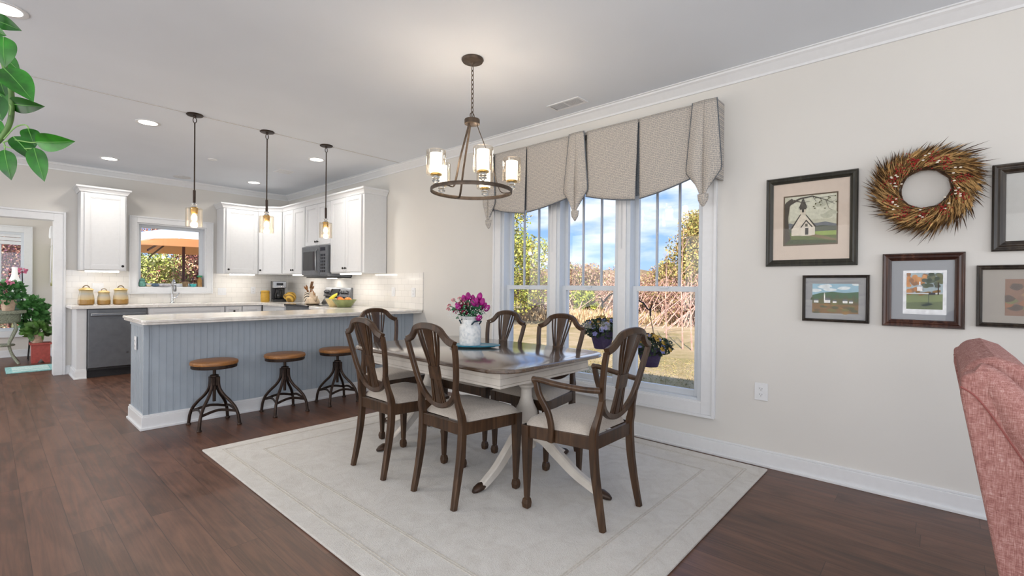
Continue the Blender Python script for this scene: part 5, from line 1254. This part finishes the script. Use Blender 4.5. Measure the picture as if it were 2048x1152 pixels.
for q in ([(0.03,1.791,1.576),(0.049,1.77,1.606),(0.066,1.751,1.613),(0.073,1.743,1.603)],[(0.028,1.794,1.567),(0.045,1.775,1.574),(0.075,1.741,1.568),(0.085,1.73,1.568)],[(0.029,1.793,1.558),(0.049,1.77,1.552),(0.077,1.739,1.552),(0.084,1.732,1.553)],[(0.029,1.793,1.567),(0.032,1.789,1.558),(0.031,1.79,1.545)],[(0.04,1.78,1.638),(0.042,1.778,1.657),(0.04,1.78,1.665)]):
    m.tube(spline([Vector(p)-pb for p in q],5),.0016,6)
m.build('petiole',flat('7ba45c',.5,name='petiole_green'),e,smooth=True)
MB().lathe([(.07,0),(.1,.12),(.105,.12),(.105,.135),(.09,.135),(.085,.11),(.001,.11)],(0,0,.0),28).build('hanging_pot',flat('8f7a66',.6,name='planter_clay'),e,smooth=True)
MB().tube([(-.1,0,.13),(0,0,.45),(.1,0,.13)],.003,6).tube([(0,0,.45),(0,0,CZ-2.12)],.003,6).build('hanger_cord',MT['bronze'],e)
# ---------------------------------------------------------------- outdoors
GZ=-.5
t=NT('lawn'); v=t.coord(); f=t.noise(v,1.1,5,.6); f2=t.noise(v,30,4,.7); f3=t.noise(t.coord((.35,1,1)),.5,3)
mixf=t.math('ADD',t.math('MULTIPLY',f,.45),t.math('ADD',t.math('MULTIPLY',f2,.25),t.math('MULTIPLY',f3,.3)))
t.base(t.ramp(mixf,[(.32,'8a8a50'),(.42,'a8935f'),(.52,'c4a981'),(.66,'e2cba8')])); t.set(Roughness=1); t.bump(f2,1,.04); lawn=t.mat
t=NT('green_lawn'); v=t.coord(); f=t.noise(v,2.2,5,.6); f2=t.noise(v,40,4,.7)
t.base(t.ramp(t.math('ADD',t.math('MULTIPLY',f,.6),t.math('MULTIPLY',f2,.4)),[(.35,'6f7a40'),(.5,'8d8a52'),(.65,'b09a68')])); t.set(Roughness=1); t.bump(f2,1,.04); lawn2=t.mat
struct('ground_field',MB().box((W+T,-60,GZ-.2),(160,160,GZ)),lawn)
struct('ground_yard',MB().box((-40,11.16,GZ-.2),(W+T,100,GZ)).box((-40,-60,GZ-.2),(W+T,11.16,GZ-.05)),lawn2)
rg=np.random.default_rng(4)
def cards(name,centers,size,mats,parent,weights=None,elong=1.0,stuff=False):
    """many small leaf quads at the given centres"""
    n=len(centers); c=np.asarray(centers)
    u=rg.normal(size=(n,3)); u/=np.linalg.norm(u,axis=1)[:,None]; w=rg.normal(size=(n,3)); v=np.cross(u,w); v/=np.linalg.norm(v,axis=1)[:,None]
    s=(size*rg.uniform(.6,1.4,size=n))[:,None]
    P=np.empty((n*4,3)); P[0::4]=c-u*s*elong; P[1::4]=c+v*s*.6; P[2::4]=c+u*s*elong; P[3::4]=c-v*s*.6
    me=bpy.data.meshes.new(name); me.vertices.add(n*4); me.vertices.foreach_set('co',P.ravel())
    me.loops.add(n*4); me.loops.foreach_set('vertex_index',np.arange(n*4,dtype=np.int32)); me.polygons.add(n); me.polygons.foreach_set('loop_start',np.arange(0,n*4,4,dtype=np.int32)); me.polygons.foreach_set('loop_total',np.full(n,4,dtype=np.int32))
    for m in mats: me.materials.append(m)
    me.update(calc_edges=True); me.polygons.foreach_set('material_index',rg.choice(len(mats),size=n,p=weights).astype(np.int32)); me.update()
    o=bpy.data.objects.new(name,me); COL.objects.link(o); o.parent=parent; return o
def lm(c): return flat(c,.85,var=.15,scale=3,name='foliage')
GR=[lm(c) for c in ('8f9a40','b3b64c','d2ca60','6c7a36')]; RD=[lm(c) for c in ('9a5c58','c07c6c','dbae90','6a3c3e','e8c8a2')]; BR=[lm(c) for c in ('9a7660','b8907a','d0ab90','866650','b5a76c')]; OL=[lm(c) for c in ('87853f','a89e55','c9ae6a','9a7a4a')]
bark=flat('6a5144',.95,var=.3,scale=6,name='bark'); pbark=flat('c09a8c',.95,var=.3,scale=6,name='pale_bark')
def tree(name,x,y,h,r,n,sz,mats,label,group,cat='tree',base=.2,trunks=1,bk=None,blobs=9,gz=GZ,weights=None,bare=0):
    e=empty(name,(x,y,gz),rg.uniform(0,6),label,cat,group); bk=bk or bark
    cs=[]
    for k in range(blobs):
        a=rg.uniform(0,2*PI); q=rg.uniform(0,1)**.6; zz=h*(base+(1-base)*rg.uniform(.08,.9)); rad=r*q*(1-.55*((zz/h-base)/(1-base))**2)
        cs.append((rad*math.cos(a),rad*math.sin(a),zz,r*rg.uniform(.35,.6)))
    tr=MB()
    for k in range(trunks):
        a=rg.uniform(0,6.28); b=Vector((r*.15*k*math.cos(a),r*.15*k*math.sin(a),0)); tp=Vector((r*.4*math.cos(a)*(k>0),r*.4*math.sin(a)*(k>0),h*.85))
        tr.tube([b,b.lerp(tp,.4)+Vector((rg.normal()*.08,rg.normal()*.08,0)),tp],[.03*h/3,.02*h/3,.006],6)
    for (cx,cy,cz,cr) in cs[:8+bare]:
        tr.tube([Vector((cx*.1,cy*.1,cz*.45)),Vector((cx*.6,cy*.6,cz*.8)),Vector((cx,cy,cz+cr*.3))],[.018*h/3,.01*h/3,.003],5)
    tr.build('trunk',bk,e)
    pts=[]
    for (cx,cy,cz,cr) in cs:
        m_=int(n/blobs); d=rg.normal(size=(m_,3)); d/=np.linalg.norm(d,axis=1)[:,None]; rr=cr*rg.uniform(.25,1,size=m_)[:,None]**.5
        pts.append(np.array([cx,cy,cz])+d*rr*np.array([1,1,.85]))
    P=np.concatenate(pts); P[:,2]=np.maximum(P[:,2],.05)
    cards('crown',P,sz,mats,e,weights); return e
GT='trees and brush beyond the lawn'
GT='trees and brush beyond the lawn'
tree('leafy_tree',15.0,14.9,7.2,2.3,26000,.06,GR+OL[:2],'tall yellow-green tree filling the left dining window pane',GT,blobs=26,base=.05)
tree('leafy_tree',15.2,15.6,7.5,2.2,9000,.06,OL,'thin olive tree behind the yellow-green tree at the left window pane',GT,blobs=22,base=.25,trunks=3,bk=pbark)
tree('leafy_tree',22.6,8.3,5.2,1.7,15000,.06,OL,'broad autumn olive tree at the right edge of the dining window view',GT,blobs=20,base=.38,trunks=2,bk=pbark)
tree('leafy_tree',25.5,10.7,3.1,1.5,11000,.06,OL+BR[:2],'smaller rust-brown tree left of the broad autumn olive tree',GT,blobs=16,base=.3)
tree('leafy_tree',22,7.0,4.6,2.2,12000,.065,OL,'olive-brown tree at the far right beyond the lawn',GT,blobs=16,base=.05)
nb=0
for i in range(18):
    tt=i/17; x=27.5-8.0*tt**1.3+rg.normal()*.5; y=4.5+15.5*tt+rg.normal()*.4; h=rg.uniform(2.6,3.4) if i>5 else rg.uniform(2.8,3.8)
    tree('brush_thicket',x+1.5,y,h,rg.uniform(1.3,1.7),5000,.05,BR+([GR[0]] if i in (9,13) else []),'dry pinkish-brown brush thicket on the far edge of the lawn',GT,'bush',blobs=12,base=.02,trunks=16,bk=pbark)
for i,(x,y,h) in enumerate(((22.4,12.2,2.4),(22.2,10.8,2.2),(21.8,9.4,2.5),(21.2,8.2,2.3),(20.6,7.0,2.5),(19.9,5.9,2.4),(23.2,13.4,2.2))):
    tree('brush_thicket',x,y,h,1.1,4200,.042,[lm('c29a8a'),lm('a87c6a'),lm('d6b49c'),lm('8f6656'),lm('a8985c')],'pinkish bare-stemmed brush just behind the straw grass at the lawn edge',GT,'bush',blobs=12,base=.02,trunks=22,bk=pbark)
tree('green_shrub',22.3,14.6,1.7,.9,2200,.07,GR[:2]+[GR[3]],'small bright green shrub in the brush behind the left hanging basket',GT,'bush',blobs=8,base=.02)
# far ridge trees
t=NT('far_woods'); f=t.noise(t.coord(),.5,5,.7); t.base(t.ramp(f,[(.3,'6d5f50'),(.55,'8f7d66'),(.7,'9c9468')])); t.set(Roughness=1)
m=MB(); pts=[]
for k in range(60):
    a=math.radians(5+k*1.6); D=75; pts.append((D*math.cos(a),D*math.sin(a)))
vs=[]; 
for x,y in pts: vs+=[(x,y,GZ-1),(x*1.0,y*1.0,GZ+4.1+rg.uniform(-.4,.5)),(x*1.06,y*1.06,GZ+4.6+rg.uniform(-.5,.6))]
m.add(vs,[(3*k,3*k+3,3*k+4,3*k+1) for k in range(59)]+[(3*k+1,3*k+4,3*k+5,3*k+2) for k in range(59)])
struct('distant_woods',m,t.mat)
# bare saplings right pane
for x,y,h in ((13.0,5.3,3.4),(12.9,5.0,2.3),(14.2,6.3,2.9)):
    e=empty('bare_sapling',(x,y,GZ),rg.uniform(0,6),'slender bare sapling on the lawn at the right of the window','tree',GT) if 0 else empty('bare_sapling',(x,y,GZ),rg.uniform(0,6),{3.4:'tallest slender bare sapling at the right of the window view',2.3:'short bare sapling leaning beside the tallest one',2.9:'middle-height bare sapling left of the tallest one'}[h],'tree',GT)
    m=MB(); m.tube([(0,0,0),(.05,0,h*.5),(.02,.04,h)],[.025,.018,.004],6)
    for k in range(16):
        z=h*rg.uniform(.2,.95); a=rg.uniform(0,6.28); l=h*.28*(1.1-z/h); m.tube([(.03,0,z),(.03+l*.5*math.cos(a),l*.5*math.sin(a),z+l*.6),(.03+l*.8*math.cos(a),l*.8*math.sin(a),z+l*1.2)],[.008,.005,.002],4)
    m.build('trunk',pbark,e)
# tall straw grass band (uncountable)
n=26000; tt=rg.uniform(0,1,n); X=25.2-7.6*tt**1.3+rg.normal(size=n)*.7-.6; Y=3.5+15*tt+rg.normal(size=n)*.5
P=np.stack([X,Y,GZ+rg.uniform(.05,.5,n)*rg.uniform(.4,1,n)],1)
o=cards('straw_grass',P,.11,[lm('cfb088'),lm('dcc5a0'),lm('a88c68')],None,None,1.7); 
me=o.data; co=np.empty(len(me.vertices)*3); me.vertices.foreach_get('co',co); co=co.reshape(-1,4,3); c=co.mean(1,keepdims=True); dlt=co-c; dlt[:,:,:2]*=.22
dlt[:,:,2]*=1.5; co=c+dlt; co[:,:,2]=np.maximum(co[:,:,2],GZ); me.vertices.foreach_set('co',co.ravel()); me.update()
tag(o,'pale straw-coloured tall grass along the far edge of the lawn','grass',kind='stuff')
# lawn blades near
n=26000; P=np.stack([rg.uniform(4.2,11,n),rg.uniform(0,9,n),np.full(n,GZ+.02)],1)
tag(cards('lawn_blades',P,.011,[lm('8f8a58'),lm('a3925f'),lm('b09a6c')],None,None,1.4),'short dry lawn grass outside the dining window','grass',kind='stuff')
n=900; P=np.stack([rg.uniform(4.3,5.0,n),rg.uniform(1.2,2.2,n),GZ+rg.uniform(0.02,.2,n)],1)
tag(cards('foundation_groundcover',P,.035,[lm('5a2f3c'),lm('7a3f4c'),lm('4d5a34')],None),'low plum-coloured groundcover at the foot of the house wall','plant',kind='stuff')
# double shepherd hook and hanging baskets
e=empty('shepherd_hook',(5.40,2.96,GZ),0,'black double shepherd hook holding two flower baskets outside the window','plant hook')
MB().tube([(0,0,0),(0,0,1.62)],.01,8).build('pole',MT['bronze'],e,smooth=True)
for s,zt in ((1,1.5),(-1,1.42)):
    dx,dy=-.10*s,.25*s
    if s<0: dx,dy=.17,-.27
    MB().tube(spline([(0,0,zt),(dx*.3,dy*.3,zt+.13),(dx*.7,dy*.7,zt+.1),(dx*.95,dy*.95,zt+.01),(dx*1.08,dy*1.08,zt+.06)],6),.009,8).build('hook_arm',MT['bronze'],e,smooth=True)
pur=flat('5a4668',.6,var=.1,name='purple_pot'); yel=flat('dda02a',.7,var=.15,scale=60,name='yellow_pansy'); vio=flat('9a90b4',.7,var=.25,scale=60,name='lilac_pansy'); pan=flat('3c4a30',.8,var=.3,scale=30,name='pansy_leaf')
def basket(x,y,zb,ztop,label,cs):
    e=empty('hanging_basket',(x,y,zb),0,label,'hanging basket','purple hanging flower baskets outside')
    MB().lathe([(.095,0),(.1,.005),(.155,.2),(.165,.2),(.165,.225),(.15,.225),(.001,.2)],(0,0,0),28).build('basket_pot',pur,e,smooth=True)
    P=rg.normal(size=(1100,3)); P/=np.linalg.norm(P,axis=1)[:,None]; P*=rg.uniform(.2,1,1100)[:,None]**.5; P=P*np.array([.28,.28,.14])+np.array([0,0,.26]); cards('foliage',P,.024,[pan,lm('4f5f35')],e)
    for k in range(46):
        a=rg.uniform(0,6.28); r=rg.uniform(.05,.29); c=Vector((r*math.cos(a),r*math.sin(a),.40-.9*r*r*2.2+rg.uniform(-.03,.02)))
        d=Vector((c.x,c.y,.15)).normalized(); u=d.orthogonal().normalized(); v=d.cross(u); m=MB()
        for q in range(5):
            t2=2*PI*q/5; w2=u*math.cos(t2)+v*math.sin(t2); w3=d.cross(w2); m.add([c,c+w2*.02+w3*.018,c+w2*.036+d*.004,c+w2*.02-w3*.018],[(0,1,2,3)])
        m.build('pansy',cs[k%len(cs)],e)
    m=MB()
    for k in range(3): a=2*PI*k/3; m.tube([(.16*math.cos(a),.16*math.sin(a),.22),(0,0,ztop-zb-.1)],.003,5)
    m.tube([(0,0,ztop-zb-.1),(0,0,ztop-zb)],.012,8); m.build('hanger',flat('5a4a42',.7,name='hanger_brown'),e)
basket(5.30,3.21,.42,1.04,'purple hanging basket of yellow and lilac pansies, left of the two outside',[yel,vio,yel,vio]); basket(5.58,2.69,.22,.95,'purple hanging basket of yellow pansies, right of the two and nearer the armchair',[yel,yel,vio])
# kitchen window view: umbrella, shrubs
org=NT('orange_canopy_glow'); org.base('d9a070'); org.set(Roughness=.9); org.b.inputs['Emission Color'].default_value=srgb('cf8a58'); org.b.inputs['Emission Strength'].default_value=.35; org=org.mat  # emission stands in for sunlight coming through the cloth
pwood=flat('5a2a20',.5,name='umbrella_wood')
def umbrella(name,x,y,zb,r,rise,mat,label,pole=True,pm=None,scx=1):
    e=empty(name,(x,y,GZ),0,label,'umbrella'); zb-=GZ
    m=MB(); n=8; vs=[(0,0,zb+rise)]+[(scx*r*math.cos(2*PI*k/n+.2),r*math.sin(2*PI*k/n+.2),zb) for k in range(n)]
    m.add(vs,[(0,1+k,1+(k+1)%n) for k in range(n)]); c=m.build('canopy',mat,e,solid=.006)
    if pm is not pwood: MB().add([(a,b,cz+dz) for dz in (0,-.1) for (a,b,cz) in vs[1:]],[(k,(k+1)%n,n+(k+1)%n,n+k) for k in range(n)]).build('valance',mat,c,solid=.006)
    for k in range(n):
        p=Vector(vs[1+k]); MB().bar([Vector((0,0,zb+rise-.03)),p*.97+Vector((0,0,-.015))],.022,.03,(0,0,1)).build('rib',pm,e)
        MB().bar([Vector((0,0,zb-.05+rise*.35)),Vector((p.x*.5,p.y*.5,zb+rise*.47))],.018,.022,(0,0,1)).build('strut',pm,e)
    if pole: MB().tube([(0,0,0),(0,0,zb+rise)],.026,12).build('pole',pm,e,smooth=True)
    return e
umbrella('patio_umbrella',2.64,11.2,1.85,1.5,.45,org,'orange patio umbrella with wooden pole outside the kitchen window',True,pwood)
umbrella('patio_umbrella',2.62,9.95,2.03,.98,.25,flat('f2f2f2',.8,var=0,emit=.9,name='white_canopy_glow'),'white patio umbrella canopy overlapping the orange one outside the kitchen',True,MT['white']).scale=(1,1,1)  # white canopy given its own glow so the shaded underside looks bright
GS='shrubs behind the patio'
tree('garden_shrub',2.15,13.6,2.9,1.1,26000,.028,[lm('b4c060'),lm('d6de7c'),lm('eee69a'),lm('7a8c40')],'yellow-green garden shrub behind the umbrella, left in the kitchen window',GS,'bush',blobs=16,base=.02)
tree('red_maple_shrub',3.3,13.8,3.1,1.1,24000,.028,RD,'dark red-leaved shrub behind the umbrella pole, right in the kitchen window',GS,'bush',blobs=16,base=.02)
tree('garden_shrub',.9,15.2,3.2,1.3,16000,.035,GR,'green shrub far left behind the patio',GS,'bush',blobs=14,base=.02)
tree('garden_shrub',4.6,15.5,3.4,1.4,12000,.04,OL,'olive shrub far right behind the patio',GS,'bush',blobs=14,base=.02)
tree('red_plum_tree',-.1,14.2,4.2,1.7,50000,.021,RD[:3]+[lm('9a6a80'),RD[3]],'reddish plum tree outside the sunroom window',GS,blobs=26,base=.02,trunks=3)
tree('red_plum_tree',.9,16.6,4.4,1.6,16000,.035,RD,'second reddish plum tree further back outside the sunroom',GS,blobs=18,base=.02,trunks=2)
LP=dict(south=95,west=105,up=115,kit=38,sun=50,uc=.5,exp=0.06)
# ---------------------------------------------------------------- world + light
w=bpy.data.worlds.new('sky'); SC.world=w; w.use_nodes=True; nt=w.node_tree; bg=nt.nodes['Background']
tc=nt.nodes.new('ShaderNodeTexCoord'); sp=nt.nodes.new('ShaderNodeSeparateXYZ'); nt.links.new(tc.outputs['Generated'],sp.inputs[0])
r=nt.nodes.new('ShaderNodeValToRGB'); r.color_ramp.elements[0].position=0; r.color_ramp.elements[0].color=srgb('a9c8f0'); r.color_ramp.elements[1].position=.45; r.color_ramp.elements[1].color=srgb('699ae0')
el=r.color_ramp.elements.new(.12); el.color=srgb('8bb4ec'); nt.links.new(sp.outputs['Z'],r.inputs['Fac'])
mp=nt.nodes.new('ShaderNodeMapping'); mp.inputs['Scale'].default_value=(3.2,3.2,11); mp.inputs['Location'].default_value=(1.3,.4,.35); nt.links.new(tc.outputs['Generated'],mp.inputs['Vector'])
nz=nt.nodes.new('ShaderNodeTexNoise'); nz.inputs['Scale'].default_value=1.25; nz.inputs['Detail'].default_value=6; nz.inputs['Roughness'].default_value=.52; nt.links.new(mp.outputs[0],nz.inputs['Vector'])
cr=nt.nodes.new('ShaderNodeValToRGB'); cr.color_ramp.elements[0].position=.47; cr.color_ramp.elements[0].color=(0,0,0,1); cr.color_ramp.elements[1].position=.64; cr.color_ramp.elements[1].color=(.9,.9,.9,1); nt.links.new(nz.outputs['Fac'],cr.inputs['Fac'])
mx=nt.nodes.new('ShaderNodeMix'); mx.data_type='RGBA'; nt.links.new(cr.outputs['Color'],mx.inputs[0]); nt.links.new(r.outputs['Color'],mx.inputs[6]); mx.inputs[7].default_value=srgb('f0f3f7')
nt.links.new(mx.outputs[2],bg.inputs['Color']); bg.inputs['Strength'].default_value=1.4
s=bpy.data.lights.new('sun','SUN'); s.energy=8; s.angle=.01; s.color=(1,.95,.87); so=bpy.data.objects.new('sun',s); COL.objects.link(so)
so.rotation_euler=Vector((1,.55,-.74)).to_track_quat('-Z','Y').to_euler()
# added fill lights out of view, brightening the interior evenly
lamp('AREA',(.1,YS+.1,1.35),LP['south'],color=(.97,.98,1),size=4.8,sy=2.0,rot=(math.radians(90),0,0),name='south_fill_light')  # added fill from behind the camera, set at the south opening
lamp('AREA',(XW+.1,1.2,1.35),LP['west'],color=(1,.98,.96),size=6,sy=2.0,rot=(math.radians(90),0,math.radians(-90)),name='west_fill_light')  # added fill in front of the solid west wall, no window there
lamp('AREA',(-1.0,-1.8,.7),LP['up'],color=(1,1,1),size=3.5,sy=3.5,rot=(math.radians(180),0,0),name='ceiling_fill_light')  # unseen fill aimed upward, added to brighten the ceiling
lamp('AREA',(-1.9,6.2,1.5),LP['kit'],color=(1,.98,.96),size=3.0,sy=1.8,rot=(math.radians(90),0,math.radians(-90)),name='kitchen_side_fill')  # added fill facing the kitchen, no fixture here
lamp('AREA',(-2.2,9.8,1.5),LP['sun'],color=(1,.98,.95),size=2.0,sy=1.8,rot=(math.radians(90),0,math.radians(-90)),name='sunroom_fill_light')  # extra area light added to brighten the sunroom
for x,y,lx,ly in ((1.03,K-.27,.34,.05),(2.72,K-.27,.35,.05),(W-.27,7.37,.05,.45),(W-.27,5.86,.05,.48),(W-.2,6.68,.1,.3)):
    lamp('AREA',(x,y,ZB-.025 if x!=W-.2 else 1.29),LP['uc'],color=(1,.96,.9),size=lx,sy=ly,name='under_cabinet_light')
SC.view_settings.view_transform='Standard'; SC.view_settings.look='None'; SC.view_settings.exposure=LP['exp']; SC.view_settings.gamma=1
